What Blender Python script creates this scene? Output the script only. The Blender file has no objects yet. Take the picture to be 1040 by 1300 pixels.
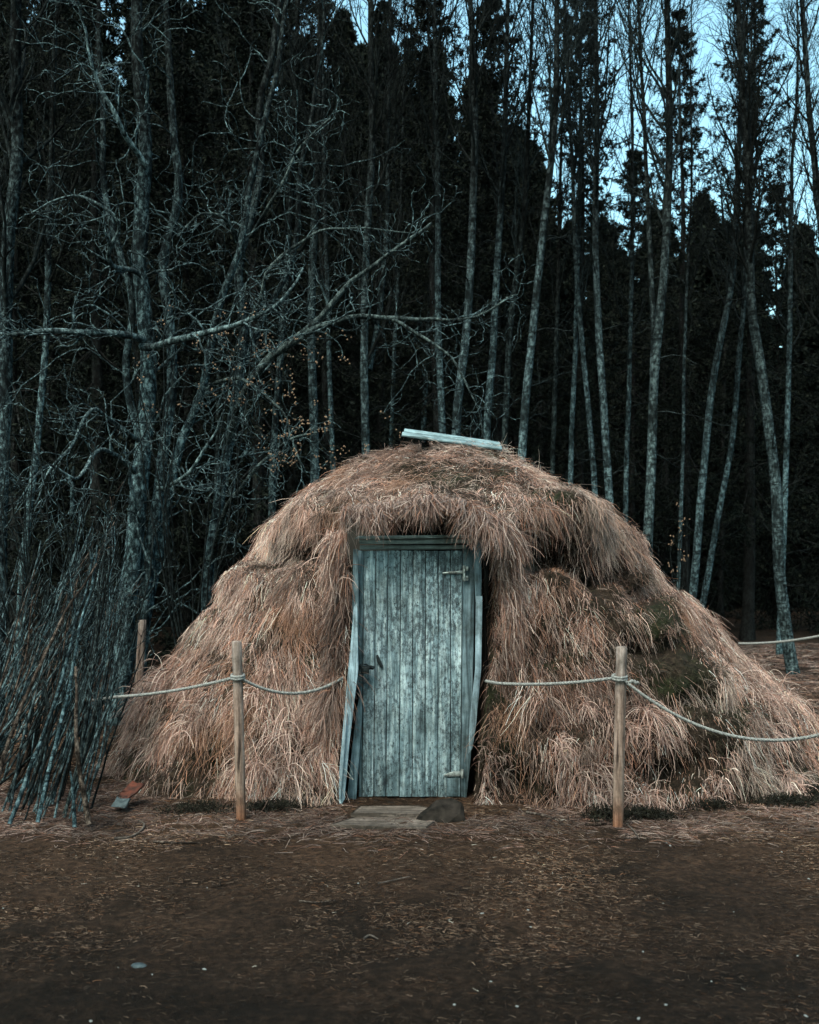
import bpy, math, random
import numpy as np
random.seed(7)
rng = np.random.default_rng(11)
F = 1264.0; HZ = 706.0; CH = 1.6          # camera constants (pixels of the 1040x1300 photograph)
scene = bpy.context.scene
col = scene.collection
def at(px, py, Y): return np.array([(px-520)/F*Y, Y, CH+(HZ-py)/F*Y])

# ------------------------------------------------------------------ noise
def _h(i, j, k):
    n = (i*374761393 + j*668265263 + k*1274126177) & 0x7fffffff
    n = ((n ^ (n >> 13))*1103515245) & 0x7fffffff
    n = ((n ^ (n >> 16))*12345677) & 0x7fffffff
    return (n & 0xffff)/65535.0
def vnoise(p):
    p = np.asarray(p, float); f = np.floor(p); u = p-f; u = u*u*(3-2*u); i = f.astype(np.int64)
    r = 0
    for a in (0, 1):
        for b in (0, 1):
            for c in (0, 1):
                w = (u[..., 0] if a else 1-u[..., 0])*(u[..., 1] if b else 1-u[..., 1])*(u[..., 2] if c else 1-u[..., 2])
                r = r+w*_h(i[..., 0]+a, i[..., 1]+b, i[..., 2]+c)
    return r
def fbm(p, s=1., o=3):
    p = np.asarray(p, float)*s; r = 0; a = .5; t = 0
    for k in range(o): r = r+a*vnoise(p+17.3*k); t += a; a *= .5; p = p*2.03
    return r/t*2-1
def ground_z(x, y):
    x = np.asarray(x, float); y = np.asarray(y, float)
    p = np.stack([x, y, x*0], -1)
    z = .05*fbm(p, .5, 3)*np.clip((y-1)/6, 0.15, 1)+.014*fbm(p, 3.1, 2)
    return z+.018*np.clip(y-13, 0, 30)+.10*fbm(p+50, .35, 2)*np.clip((y-9.5)/5, 0, 1)
def nrm(v): return v/(np.linalg.norm(v, axis=-1, keepdims=True)+1e-9)

# ------------------------------------------------------------------ materials
def mat(name, rough=.85, spec=.25):
    m = bpy.data.materials.new(name); m.use_nodes = True; nt = m.node_tree
    b = nt.nodes['Principled BSDF']; b.inputs['Roughness'].default_value = rough; b.inputs['Specular IOR Level'].default_value = spec
    return m, nt, b
def N(nt, t, **kw):
    n = nt.nodes.new(t)
    for k, v in kw.items(): setattr(n, k, v)
    return n
def ramp(nt, stops, fac):
    r = N(nt, 'ShaderNodeValToRGB'); cr = r.color_ramp
    while len(cr.elements) < len(stops): cr.elements.new(.5)
    for e, (p, c) in zip(cr.elements, stops): e.position = p; e.color = (*c, 1) if len(c) == 3 else c
    nt.links.new(fac, r.inputs[0]); return r.outputs[0]
def coord(nt, scale=(1, 1, 1), kind='Object'):
    t = N(nt, 'ShaderNodeTexCoord'); m = N(nt, 'ShaderNodeMapping'); m.inputs['Scale'].default_value = scale
    nt.links.new(t.outputs[kind], m.inputs[0]); return m.outputs[0]
def noise(nt, v, s, d=4, rgh=.6, dist=0):
    n = N(nt, 'ShaderNodeTexNoise'); n.inputs['Scale'].default_value = s; n.inputs['Detail'].default_value = d
    n.inputs['Roughness'].default_value = rgh; n.inputs['Distortion'].default_value = dist
    nt.links.new(v, n.inputs['Vector']); return n.outputs['Fac']
def mix(nt, a, b, f, mode='MIX'):
    m = N(nt, 'ShaderNodeMix', data_type='RGBA', blend_type=mode); L = nt.links
    for s, x in ((m.inputs[6], a), (m.inputs[7], b)):
        if isinstance(x, tuple): s.default_value = (*x, 1)
        else: L.new(x, s)
    if isinstance(f, float): m.inputs[0].default_value = f
    else: L.new(f, m.inputs[0])
    return m.outputs[2]
def bump(nt, b, h, st=.5, d=.01):
    n = N(nt, 'ShaderNodeBump'); n.inputs['Strength'].default_value = st; n.inputs['Distance'].default_value = d
    nt.links.new(h, n.inputs['Height']); nt.links.new(n.outputs[0], b.inputs['Normal'])

def attr_mat(name, rough=.8, trans=0., spec=.15):
    m, nt, b = mat(name, rough, spec)
    a = N(nt, 'ShaderNodeAttribute', attribute_name='Col'); nt.links.new(a.outputs['Color'], b.inputs['Base Color'])
    if trans:
        t = N(nt, 'ShaderNodeBsdfTranslucent'); nt.links.new(a.outputs['Color'], t.inputs[0])
        x = N(nt, 'ShaderNodeMixShader'); x.inputs[0].default_value = trans
        nt.links.new(b.outputs[0], x.inputs[1]); nt.links.new(t.outputs[0], x.inputs[2])
        nt.links.new(x.outputs[0], nt.nodes['Material Output'].inputs[0])
    return m
M = {}
M['straw'] = attr_mat('dry_grass', .7, .15, .2)
M['tint'] = attr_mat('tinted', .9)
def bark(name, dark, mid, light, zs=1., bands=True):
    m, nt, b = mat(name, .95, .04)
    v = coord(nt, (1, 1, .55)); n1 = noise(nt, v, 26, 8, .8)
    c = ramp(nt, [(.40, dark), (.50, mid), (.60, light)], n1)
    big = noise(nt, coord(nt, (1, 1, .6)), 4.5, 5, .7)
    c = mix(nt, c, dark, ramp(nt, [(.50, (0, 0, 0)), (.62, (.8,)*3)], big))
    if bands:
        v2 = coord(nt, (1, 1, 5)); n2 = noise(nt, v2, 7, 4, .7)
        c = mix(nt, c, dark, ramp(nt, [(.54, (0, 0, 0)), (.60, (.85,)*3)], n2))
    v3 = coord(nt); n3 = noise(nt, v3, .9, 3)
    c = mix(nt, c, ramp(nt, [(.3, (.5, .5, .5)), (.7, (1, 1, 1))], n3), 1., 'MULTIPLY')
    oi = N(nt, 'ShaderNodeObjectInfo'); c = mix(nt, c, ramp(nt, [(0, (.55, .50, .46)), (.5, (.9, .9, .9)), (1, (1.15, 1.2, 1.2))], oi.outputs['Random']), 1., 'MULTIPLY')
    if name in ('birch_bark', 'alder_bark'):                        # dark young bark high up; also paints in the dimness of trunk tops
        sp = N(nt, 'ShaderNodeSeparateXYZ'); nt.links.new(coord(nt, (1, 1, .1)), sp.inputs[0])
        c = mix(nt, c, ramp(nt, [(.28, (1, 1, 1)), (.62, (.26, .22, .21))], sp.outputs['Z']), 1., 'MULTIPLY')
    nt.links.new(c, b.inputs['Base Color']); bump(nt, b, n1, .6, .015)
    M[name] = m
bark('birch_bark', (.007, .010, .011), (.045, .070, .082), (.19, .275, .31))
bark('alder_bark', (.004, .005, .006), (.024, .038, .045), (.17, .25, .28), bands=False)
bark('limb_bark', (.008, .010, .012), (.06, .09, .10), (.24, .33, .36), bands=False)
bark('spruce_bark', (.007, .006, .006), (.018, .019, .02), (.04, .045, .047), bands=False)
bark('twig_bark', (.005, .006, .006), (.012, .015, .016), (.03, .04, .044), bands=False)
bark('limb_twig', (.007, .009, .010), (.035, .052, .06), (.17, .24, .265), bands=False)
bark('stick_bark', (.006, .009, .011), (.04, .07, .085), (.19, .28, .32))
bark('stick_brown', (.010, .008, .007), (.06, .044, .038), (.20, .155, .135))
def needle_mat():
    m, nt, b = mat('spruce_needles', .75, .2)
    g = N(nt, 'ShaderNodeNewGeometry')
    b.inputs['Specular IOR Level'].default_value = .04
    c = ramp(nt, [(0, (.003, .0045, .004)), (.6, (.007, .009, .008)), (1, (.014, .017, .013))], g.outputs['Random Per Island'])
    nt.links.new(c, b.inputs['Base Color']); M['needles'] = m
needle_mat()
def ground_mat():
    m, nt, b = mat('dead_lawn', .95, .1)
    v = coord(nt)
    a = noise(nt, v, 1.3, 6, .65); f = noise(nt, v, 22, 8, .75); g = noise(nt, v, 120, 4, .7)
    c1 = ramp(nt, [(.3, (.008, .005, .0035)), (.5, (.032, .0200, .0140)), (.72, (.085, .053, .037))], f)
    c2 = ramp(nt, [(.36, (.60, .58, .56)), (.62, (1.4, 1.3, 1.25))], a)
    c = mix(nt, c1, c2, 1., 'MULTIPLY')
    c = mix(nt, c, (.20, .17, .15), ramp(nt, [(.66, (0,)*3), (.74, (.7,)*3)], g))
    # foreground falloff of light painted into the soil colour; far ground darkened too
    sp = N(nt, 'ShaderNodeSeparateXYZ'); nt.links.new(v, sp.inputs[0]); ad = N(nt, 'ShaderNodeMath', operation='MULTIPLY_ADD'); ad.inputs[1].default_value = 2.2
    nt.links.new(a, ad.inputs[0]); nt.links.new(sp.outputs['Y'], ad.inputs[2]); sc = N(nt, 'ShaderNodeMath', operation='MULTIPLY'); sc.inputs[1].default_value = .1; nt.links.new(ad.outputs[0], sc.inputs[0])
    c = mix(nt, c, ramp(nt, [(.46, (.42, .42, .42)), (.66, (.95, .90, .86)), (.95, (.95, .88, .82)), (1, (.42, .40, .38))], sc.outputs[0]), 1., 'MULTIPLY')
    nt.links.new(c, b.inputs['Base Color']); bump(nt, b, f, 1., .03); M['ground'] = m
ground_mat()
def turf_mat():
    m, nt, b = mat('turf', .95, .1)
    v = coord(nt); f = noise(nt, v, 25, 8, .75); a = noise(nt, v, 2.2, 4)
    c = ramp(nt, [(.35, (.010, .008, .006)), (.55, (.035, .024, .018)), (.75, (.10, .065, .05))], f)
    c = mix(nt, c, ramp(nt, [(.4, (.010, .012, .006)), (.7, (.032, .040, .018))], f), ramp(nt, [(.5, (0,)*3), (.62, (.85,)*3)], a))
    nt.links.new(c, b.inputs['Base Color']); bump(nt, b, f, 1., .04); M['turf'] = m
turf_mat()
def wood(name, dark, mid, light, spots=True, along='Z'):
    m, nt, b = mat(name, .8, .25)
    sc = {'Z': (14, 14, .9), 'X': (.9, 14, 14)}[along]
    g = N(nt, 'ShaderNodeNewGeometry')
    t = N(nt, 'ShaderNodeTexCoord'); off = N(nt, 'ShaderNodeVectorMath', operation='ADD')
    sca = N(nt, 'ShaderNodeVectorMath', operation='SCALE'); sca.inputs['Scale'].default_value = 13
    cx = N(nt, 'ShaderNodeCombineXYZ'); nt.links.new(g.outputs['Random Per Island'], cx.inputs[0]); nt.links.new(g.outputs['Random Per Island'], cx.inputs[2])
    nt.links.new(cx.outputs[0], sca.inputs[0]); nt.links.new(t.outputs['Object'], off.inputs[0]); nt.links.new(sca.outputs[0], off.inputs[1])
    mp = N(nt, 'ShaderNodeMapping'); mp.inputs['Scale'].default_value = sc; nt.links.new(off.outputs[0], mp.inputs[0])
    grain = noise(nt, mp.outputs[0], 3, 8, .7, .6)
    blot = noise(nt, t.outputs['Object'], 6, 8, .75)
    c = ramp(nt, [(.30, dark), (.48, mid), (.66, light)], grain)
    c = mix(nt, c, ramp(nt, [(.36, (.42, .42, .40)), (.50, (.88, .89, .88)), (.62, (1.25, 1.25, 1.25))], blot), 1., 'MULTIPLY')
    c = mix(nt, c, ramp(nt, [(0, (.62,)*3), (1, (1.1,)*3)], g.outputs['Random Per Island']), 1., 'MULTIPLY')
    if spots:
        mp2 = N(nt, 'ShaderNodeMapping'); mp2.inputs['Scale'].default_value = (1, 1, .55) if along == 'Z' else (.55, 1, 1)
        nt.links.new(off.outputs[0], mp2.inputs[0])
        s = noise(nt, mp2.outputs[0], 48, 9, .85)
        msk = noise(nt, t.outputs['Object'], 3.1, 4)
        mm = N(nt, 'ShaderNodeMath', operation='MULTIPLY_ADD'); mm.inputs[1].default_value = .32; nt.links.new(msk, mm.inputs[0]); nt.links.new(s, mm.inputs[2])
        c = mix(nt, c, dark, ramp(nt, [(.645, (0,)*3), (.74, (.85,)*3)], mm.outputs[0]))
    nt.links.new(c, b.inputs['Base Color']); bump(nt, b, grain, .6, .004); M[name] = m
wood('door_wood', (.020, .027, .034), (.18, .265, .315), (.52, .635, .70))
wood('frame_wood', (.022, .030, .034), (.10, .155, .19), (.23, .32, .38), False)
wood('frame_pale', (.035, .04, .04), (.20, .28, .34), (.40, .52, .62), False)
wood('lintel_wood', (.03, .032, .03), (.16, .20, .21), (.32, .39, .40), False, 'X')
wood('board_wood', (.04, .06, .07), (.15, .22, .255), (.30, .41, .46), False, 'X')
wood('post_wood', (.03, .02, .017), (.24, .175, .15), (.42, .34, .31), False)
def post_tone():
    nt = M['post_wood'].node_tree; b = nt.nodes['Principled BSDF']; src = b.inputs['Base Color'].links[0].from_socket
    t = N(nt, 'ShaderNodeTexCoord'); sp = N(nt, 'ShaderNodeSeparateXYZ'); nt.links.new(t.outputs['Object'], sp.inputs[0])
    c = mix(nt, src, ramp(nt, [(.10, (.95, .50, .30)), (.32, (1, .92, .88)), (.85, (1, .93, .92)), (1, (.95, .97, 1.02))], sp.outputs['Z']), 1., 'MULTIPLY'); nt.links.new(c, b.inputs['Base Color'])
post_tone()
wood('slab_wood', (.03, .024, .021), (.10, .076, .066), (.20, .16, .145), True, 'X')
def plain(name, c1, c2, s=20, rough=.8, metal=0, bs=.3, spec=.3):
    m, nt, b = mat(name, rough, spec); v = coord(nt); n = noise(nt, v, s, 5)
    nt.links.new(ramp(nt, [(.35, c1), (.65, c2)], n), b.inputs['Base Color']); b.inputs['Metallic'].default_value = metal
    bump(nt, b, n, bs, .005); M[name] = m
plain('rope', (.10, .10, .10), (.27, .27, .27), 90)
plain('iron', (.012, .014, .015), (.03, .04, .045), 60, .45, .6)
plain('zinc', (.10, .10, .10), (.5, .55, .56), 40, .4, .6)
plain('stone', (.005, .0045, .004), (.030, .024, .021), 12, .85, 0, .5, .08)
plain('pale_stone', (.15, .16, .16), (.3, .3, .3), 30, .8)
plain('orange_cloth', (.015, .006, .005), (.09, .022, .012), 20)
plain('blue_cloth', (.015, .022, .027), (.06, .08, .09), 20)
plain('catkin', (.07, .04, .025), (.30, .19, .13), 60)
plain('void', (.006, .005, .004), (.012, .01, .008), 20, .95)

# ------------------------------------------------------------------ mesh builder
class MB:
    def __init__(s): s.v = []; s.q = []; s.t = []; s.c = []; s.n = 0
    def add(s, v, quads=None, tris=None, color=None):
        v = np.asarray(v, float).reshape(-1, 3)
        if quads is not None and len(quads): s.q.append(np.asarray(quads).reshape(-1, 4)+s.n)
        if tris is not None and len(tris): s.t.append(np.asarray(tris).reshape(-1, 3)+s.n)
        if color is not None: s.c.append(np.broadcast_to(color, v.shape).reshape(-1, 3))
        s.v.append(v); s.n += len(v)
    def tubes(s, P, R, sides=4, cap=False):           # P (M,K,3)  R (M,K)
        P = np.asarray(P, float); R = np.asarray(R, float)
        if P.ndim == 2: P = P[None]; R = R[None]
        m, k, _ = P.shape
        if m == 0: return
        T = nrm(np.gradient(P, axis=1))
        ref = np.where(np.abs(T[:, :1, 2:3]) > .8, np.array([1., 0, 0]), np.array([0, 0, 1.]))
        A = nrm(np.cross(T, np.broadcast_to(ref, T.shape))); B = np.cross(T, A)
        a = np.arange(sides)/sides*2*np.pi
        V = P[:, :, None]+R[:, :, None, None]*(A[:, :, None]*np.cos(a)[None, None, :, None]+B[:, :, None]*np.sin(a)[None, None, :, None])
        idx = np.arange(m*k*sides).reshape(m, k, sides); nx = np.roll(idx, -1, 2)
        q = np.stack([idx[:, :-1], nx[:, :-1], nx[:, 1:], idx[:, 1:]], -1).reshape(-1, 4)
        s.add(V, q)
        if cap:
            for e in (0, -1):
                c0 = s.n; s.add(P[:, e]);
                i0 = idx[:, e]+c0-m*k*sides if e == 0 else idx[:, e]+c0-m*k*sides-m
                cc = (np.arange(m)+c0)[:, None]+0*i0
                s.t.append(np.stack([i0, np.roll(i0, -1, 1), cc], -1).reshape(-1, 3))
    def box(s, c, size, M3=None, taper=None):
        a = np.array([[x, y, z] for z in (-.5, .5) for y in (-.5, .5) for x in (-.5, .5)])*np.array(size)
        if M3 is not None: a = a@np.array(M3).T
        s.add(a+np.array(c), [[0, 2, 3, 1], [4, 5, 7, 6], [0, 1, 5, 4], [2, 6, 7, 3], [0, 4, 6, 2], [1, 3, 7, 5]])
    def prism(s, poly, y0, y1):                        # poly: (x,z) list, extruded from y0 (front) to y1
        n = len(poly); v = [(x, y0, z) for x, z in poly]+[(x, y1, z) for x, z in poly]
        c = np.mean(poly, 0); v += [(c[0], y0, c[1]), (c[0], y1, c[1])]
        q = [[i, (i+1) % n, (i+1) % n+n, i+n] for i in range(n)]
        t = [[i, (i+1) % n, 2*n][::-1] for i in range(n)]+[[i+n, (i+1) % n+n, 2*n+1] for i in range(n)]
        s.add(v, q, t)
    def build(s, name, material, parent=None, smooth=True, bev=0):
        me = bpy.data.meshes.new(name); v = np.concatenate(s.v)
        q = np.concatenate(s.q) if s.q else np.zeros((0, 4), int); t = np.concatenate(s.t) if s.t else np.zeros((0, 3), int)
        me.vertices.add(len(v)); me.vertices.foreach_set('co', v.ravel().astype(np.float32))
        nl = q.size+t.size; me.loops.add(nl); me.loops.foreach_set('vertex_index', np.concatenate([q.ravel(), t.ravel()]).astype(np.int32))
        nf = len(q)+len(t); me.polygons.add(nf)
        ls = np.concatenate([np.arange(len(q))*4, q.size+np.arange(len(t))*3]).astype(np.int32)
        me.polygons.foreach_set('loop_start', ls)
        if smooth: me.polygons.foreach_set('use_smooth', np.ones(nf, bool))
        if s.c:
            ca = me.color_attributes.new('Col', 'FLOAT_COLOR', 'POINT')
            c = np.concatenate(s.c); ca.data.foreach_set('color', np.concatenate([c, np.ones((len(c), 1))], 1).ravel().astype(np.float32))
        me.update(calc_edges=True)
        for m in (material if isinstance(material, list) else [material]): me.materials.append(m)
        o = bpy.data.objects.new(name, me); col.objects.link(o)
        if parent is not None: o.parent = parent
        if bev:
            b = o.modifiers.new('bevel', 'BEVEL'); b.width = bev; b.segments = 2; b.limit_method = 'ANGLE'
        return o
def shift_to(o, loc):
    """mesh written in world coordinates -> origin at loc"""
    loc = np.array(loc); n = len(o.data.vertices); a = np.empty(n*3, np.float32); o.data.vertices.foreach_get('co', a)
    a = (a.reshape(-1, 3)-loc).astype(np.float32); o.data.vertices.foreach_set('co', a.ravel()); o.data.update()
    if o.parent is None: o.location = loc
    return o
def tag(o, label, cat, group=None, kind=None):
    o['label'] = label; o['category'] = cat
    if group: o['group'] = group
    if kind: o['kind'] = kind
    return o
def struct(o): o['kind'] = 'structure'; return o
def empty(name, loc=(0, 0, 0)):
    o = bpy.data.objects.new(name, None); col.objects.link(o); o.location = loc; o.empty_display_size = .2; return o
def child(mb, name, m, root, **k):
    o = mb.build(name, m, root, **k); shift_to(o, root.location); return o
def single(mb, name, m, loc, **k):
    o = mb.build(name, m, None, **k); return shift_to(o, loc)

def catmull(P, n):
    P = np.asarray(P, float); P = np.vstack([2*P[0]-P[1], P, 2*P[-1]-P[-2]]); m = len(P)-3
    u = np.linspace(0, m-1e-6, n); i = u.astype(int); f = (u-i)[:, None]
    a, b, c, d = P[i], P[i+1], P[i+2], P[i+3]
    return .5*(2*b+(c-a)*f+(2*a-5*b+4*c-d)*f**2+(3*b-a-3*c+d)*f**3)

def grow(P, R, n, t0, t1, L0, L1, ang, up, wig, K=5, rs=.55, rt=.3, curl=0.):
    """children of polylines P (M,K,3): n each, spread t0..t1, length L0 at t0 .. L1 at t1"""
    m, k, _ = P.shape
    if m == 0: return np.zeros((0, K, 3)), np.zeros((0, K))
    t = np.clip(np.linspace(t0, t1, n)[None]+rng.normal(0, (t1-t0)/n*.5, (m, n)), t0, min(t1, .999))
    u = t*(k-1); i = np.minimum(u.astype(int), k-2); f = (u-i)[..., None]
    I = np.arange(m)[:, None]
    base = P[I, i]*(1-f)+P[I, i+1]*f; tan = nrm(P[I, i+1]-P[I, i])
    r = R[I, i]*(1-f[..., 0])+R[I, i+1]*f[..., 0]
    s = (t-t0)/max(t1-t0, 1e-6); L = (L0+(L1-L0)*s)*rng.uniform(.55, 1.2, (m, n))
    rv = rng.normal(size=(m, n, 3)); perp = nrm(rv-(rv*tan).sum(-1, keepdims=True)*tan)
    a = ang*rng.uniform(.7, 1.3, (m, n, 1))
    d = nrm(tan*np.cos(a)+perp*np.sin(a))
    pts = [base]; step = (L/(K-1))[..., None]; cur = rng.normal(size=(m, n, 3))
    for j in range(K-1):
        cur = nrm(cur+.5*rng.normal(size=(m, n, 3)))
        d = nrm(d+np.array([0, 0, up])+wig*rng.normal(size=(m, n, 3))+curl*cur)
        pts.append(pts[-1]+d*step)
    C = np.stack(pts, 2).reshape(m*n, K, 3)
    r0 = (r*rs).reshape(-1, 1); R2 = r0*np.linspace(1, rt, K)[None]
    return C, R2

# ------------------------------------------------------------------ ground
def build_ground():
    xs = np.concatenate([-np.geomspace(400, 9, 22), np.linspace(-8.5, 8.5, 300), np.geomspace(9, 400, 22)])
    ys = np.concatenate([-np.geomspace(300, 2, 14), np.linspace(-1, 12, 260), np.linspace(12.2, 46, 90), np.geomspace(48, 500, 18)])
    X, Y = np.meshgrid(xs, ys); Z = ground_z(X, Y)
    p = np.stack([X, Y, 0*X], -1)
    Z = Z+.012*fbm(p, 9, 2)*((np.abs(X) < 8.6) & (Y < 12))
    n, m = X.shape; i = np.arange(n*m).reshape(n, m)
    q = np.stack([i[:-1, :-1], i[:-1, 1:], i[1:, 1:], i[1:, :-1]], -1)
    b = MB(); b.add(np.stack([X, Y, Z], -1), q)
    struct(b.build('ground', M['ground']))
build_ground()

# ------------------------------------------------------------------ turf mound
C0 = np.array([.37, 8.6])
PL = np.array([(2.84, -.05), (2.56, .4), (2.25, .8), (1.96, 1.23), (1.78, 1.50), (1.64, 1.68), (1.54, 1.82), (1.40, 1.96), (1.21, 2.13), (.99, 2.28), (.71, 2.41), (.4, 2.49), (0, 2.51)])
PR = np.array([(3.22, -.05), (2.88, .3), (2.62, .52), (2.31, .80), (2.01, 1.08), (1.78, 1.30), (1.65, 1.44), (1.52, 1.57), (1.31, 1.76), (1.06, 1.97), (.77, 2.20), (.42, 2.41), (0, 2.51)])
PF = np.array([(2.32, -.05), (2.28, .4), (2.22, .8), (2.16, 1.2), (2.08, 1.5), (2.02, 1.68), (2.06, 1.80), (2.18, 1.93), (2.00, 2.04), (1.65, 2.16), (1.15, 2.33), (.55, 2.46), (0, 2.53)])
DX, DW, DH = .078, .445, 1.80
def prof(A, t):
    u = np.clip(t, 0, 1)*(len(A)-1); i = np.minimum(u.astype(int), len(A)-2); f = (u-i)
    f2 = f
    return A[i, 0]*(1-f2)+A[i+1, 0]*f2, A[i, 1]*(1-f2)+A[i+1, 1]*f2
def inside(x, z, m=0.):
    return (x > DX-DW-m-.11*np.clip(1-z/1.0, 0, 1)) & (x < DX+DW+m-.10*np.clip(1-z/.9, 0, 1)) & (z < DH+m)
CAV = [(-.70, 1.66, .26, .10, .22), (-1.05, 1.60, .16, .09, .14), (.72, 1.80, .16, .12, .16), (1.06, 1.67, .24, .12, .30), (1.42, 1.52, .22, .09, .22), (1.78, 1.38, .20, .07, .16), (-.62, 1.05, .08, .16, .08), (-1.3, .95, .10, .07, .08), (1.0, .98, .10, .06, .09), (1.25, .30, .14, .07, .10), (2.0, .62, .2, .06, .09), (-.75, .42, .14, .07, .08), (1.0, 1.93, .34, .08, -.06), (1.5, 1.71, .28, .07, -.06), (-.85, 1.86, .3, .07, -.05), (-.55, 1.36, .1, .12, .07), (-1.7, .55, .12, .06, .07), (.80, .55, .10, .07, .09), (1.6, 1.0, .22, .06, .08), (-1.5, 1.3, .16, .06, .08), (.66, 1.25, .08, .14, .08), (2.3, .3, .2, .06, .07), (-1.9, .22, .2, .07, .09), (-1.2, .20, .14, .06, .10), (.75, .18, .10, .09, .12), (1.7, .22, .22, .07, .12), (-.6, .2, .08, .06, .09)]
def cavity(P):
    f = P[..., 1] < 8.7; w = 0
    for x, z, sx, sz, d in CAV: w = w+1.7*d*np.exp(-((P[..., 0]-x+.05*np.sin(P[..., 2]*9))/sx)**2-((P[..., 2]-z-.03*np.sin(P[..., 0]*14))/sz)**2)
    return w*f
def surf(th, t, detail=True, recess=True):
    c, s = np.cos(th), np.sin(th)
    t = t+.10*fbm(np.stack([c*2.2+4, s*2.2, 0*c], -1), 1.3, 3)*np.clip(t*4, 0, 1)*np.clip((1-t)*3, 0, 1)*np.clip(np.abs(th+1.70)*1.6-.15, 0, 1)
    rl, zl = prof(PL, t); rr, zr = prof(PR, t); rf, zf = prof(PF, t)
    w = .5+.5*np.tanh(c*3); ra = rl*(1-w)+rr*w; za = zl*(1-w)+zr*w
    rb = np.where(s < 0, rf, rl*.95); zb = np.where(s < 0, zf, zl)
    p = 2.75-.85*np.clip((t-.15)/.4, 0, 1)
    r = (np.abs(c/np.maximum(ra, .01))**p+np.abs(s/np.maximum(rb, .01))**p)**(-1/p)
    k = c*c; k = k*k*(3-2*k); z = za*k+zb*(1-k)
    P = np.stack([C0[0]+r*c, C0[1]+r*s, z], -1)
    if detail:
        nz = .12*fbm(P, 1.7, 2)+.09*fbm(P+9, 5, 3)-cavity(P)-.03
        nz = nz*np.clip(r/.8, .3, 1)
        P[..., 0] += nz*c; P[..., 1] += nz*s; P[..., 2] += nz*.55*np.clip(t*2, 0, 1)
        # ragged roof lip
        lip = np.exp(-((t-.60)/.05)**2)*(.05+.14*fbm(P+3, 2.6, 3))*np.exp(-((P[..., 0]-DX)/.75)**2)*(s < 0)
        P[..., 0] += lip*c; P[..., 1] += lip*s
    if recess:
        ins = inside(P[..., 0], P[..., 2]) & (P[..., 1] < 7.2)
        P[..., 1] = np.where(ins, np.maximum(P[..., 1], 6.78), P[..., 1])
    return P
hut = empty('turf_hut', (C0[0], C0[1], 0))
tag(hut, 'rounded turf hut thatched with dry brown grass, teal plank door in its front', 'hut')
def build_mound():
    th = np.concatenate([np.linspace(-np.pi, -2.3, 80, endpoint=False), np.linspace(-2.3, -.9, 420, endpoint=False), np.linspace(-.9, np.pi, 230)])
    t = np.linspace(0, 1, 260); TH, T = np.meshgrid(th, t)
    P = surf(TH, T); n, m = TH.shape; i = np.arange(n*m).reshape(n, m)
    q = np.stack([i[:-1, :-1], i[:-1, 1:], i[1:, 1:], i[1:, :-1]], -1)
    b = MB(); b.add(P, q); child(b, 'turf_wall', M['turf'], hut)
build_mound()
def srgb(*c): return np.array([((x/255+.055)/1.055)**2.4 if x > 10 else x/255/12.92 for x in c])

def ribbon(b, root, d0, L, W, colr, grav, K=5, jit=.12, tipc=1.0, hug=None):
    n = len(root); d = nrm(d0); pts = [root]; step = (L/(K-1))[:, None]
    g = np.asarray(grav).reshape(-1, 1)*np.array([0, 0, -1.])
    for j in range(K-1):
        d = nrm(d+g+jit*rng.normal(size=(n, 3))); pts.append(pts[-1]+d*step)
    P = np.stack(pts, 1)
    if hug is not None: P = hug(P)
    T = nrm(np.gradient(P, axis=1))
    rv = rng.normal(size=(n, 1, 3))*.7+np.array([0, -1., .3]); S = nrm(np.cross(T, np.broadcast_to(rv, T.shape)))
    w = W[:, None]*np.linspace(1, .3, K)[None]
    V = np.stack([P-S*w[..., None]/2, P+S*w[..., None]/2], 2)
    idx = np.arange(n*K*2).reshape(n, K, 2)
    q = np.stack([idx[:, :-1, 0], idx[:, :-1, 1], idx[:, 1:, 1], idx[:, 1:, 0]], -1)
    c = np.broadcast_to(colr[:, None, None, :], (n, K, 2, 3)).copy()
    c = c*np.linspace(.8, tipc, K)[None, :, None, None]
    b.add(V, q, color=c.reshape(-1, 3))
PAL = np.array([(.40, .265, .225), (.52, .39, .345), (.25, .15, .12), (.36, .265, .235), (.62, .51, .455), (.14, .085, .065), (.38, .20, .14), (.30, .245, .225)])*np.array([1.10, 1.0, 1.0])*1.04
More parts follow.
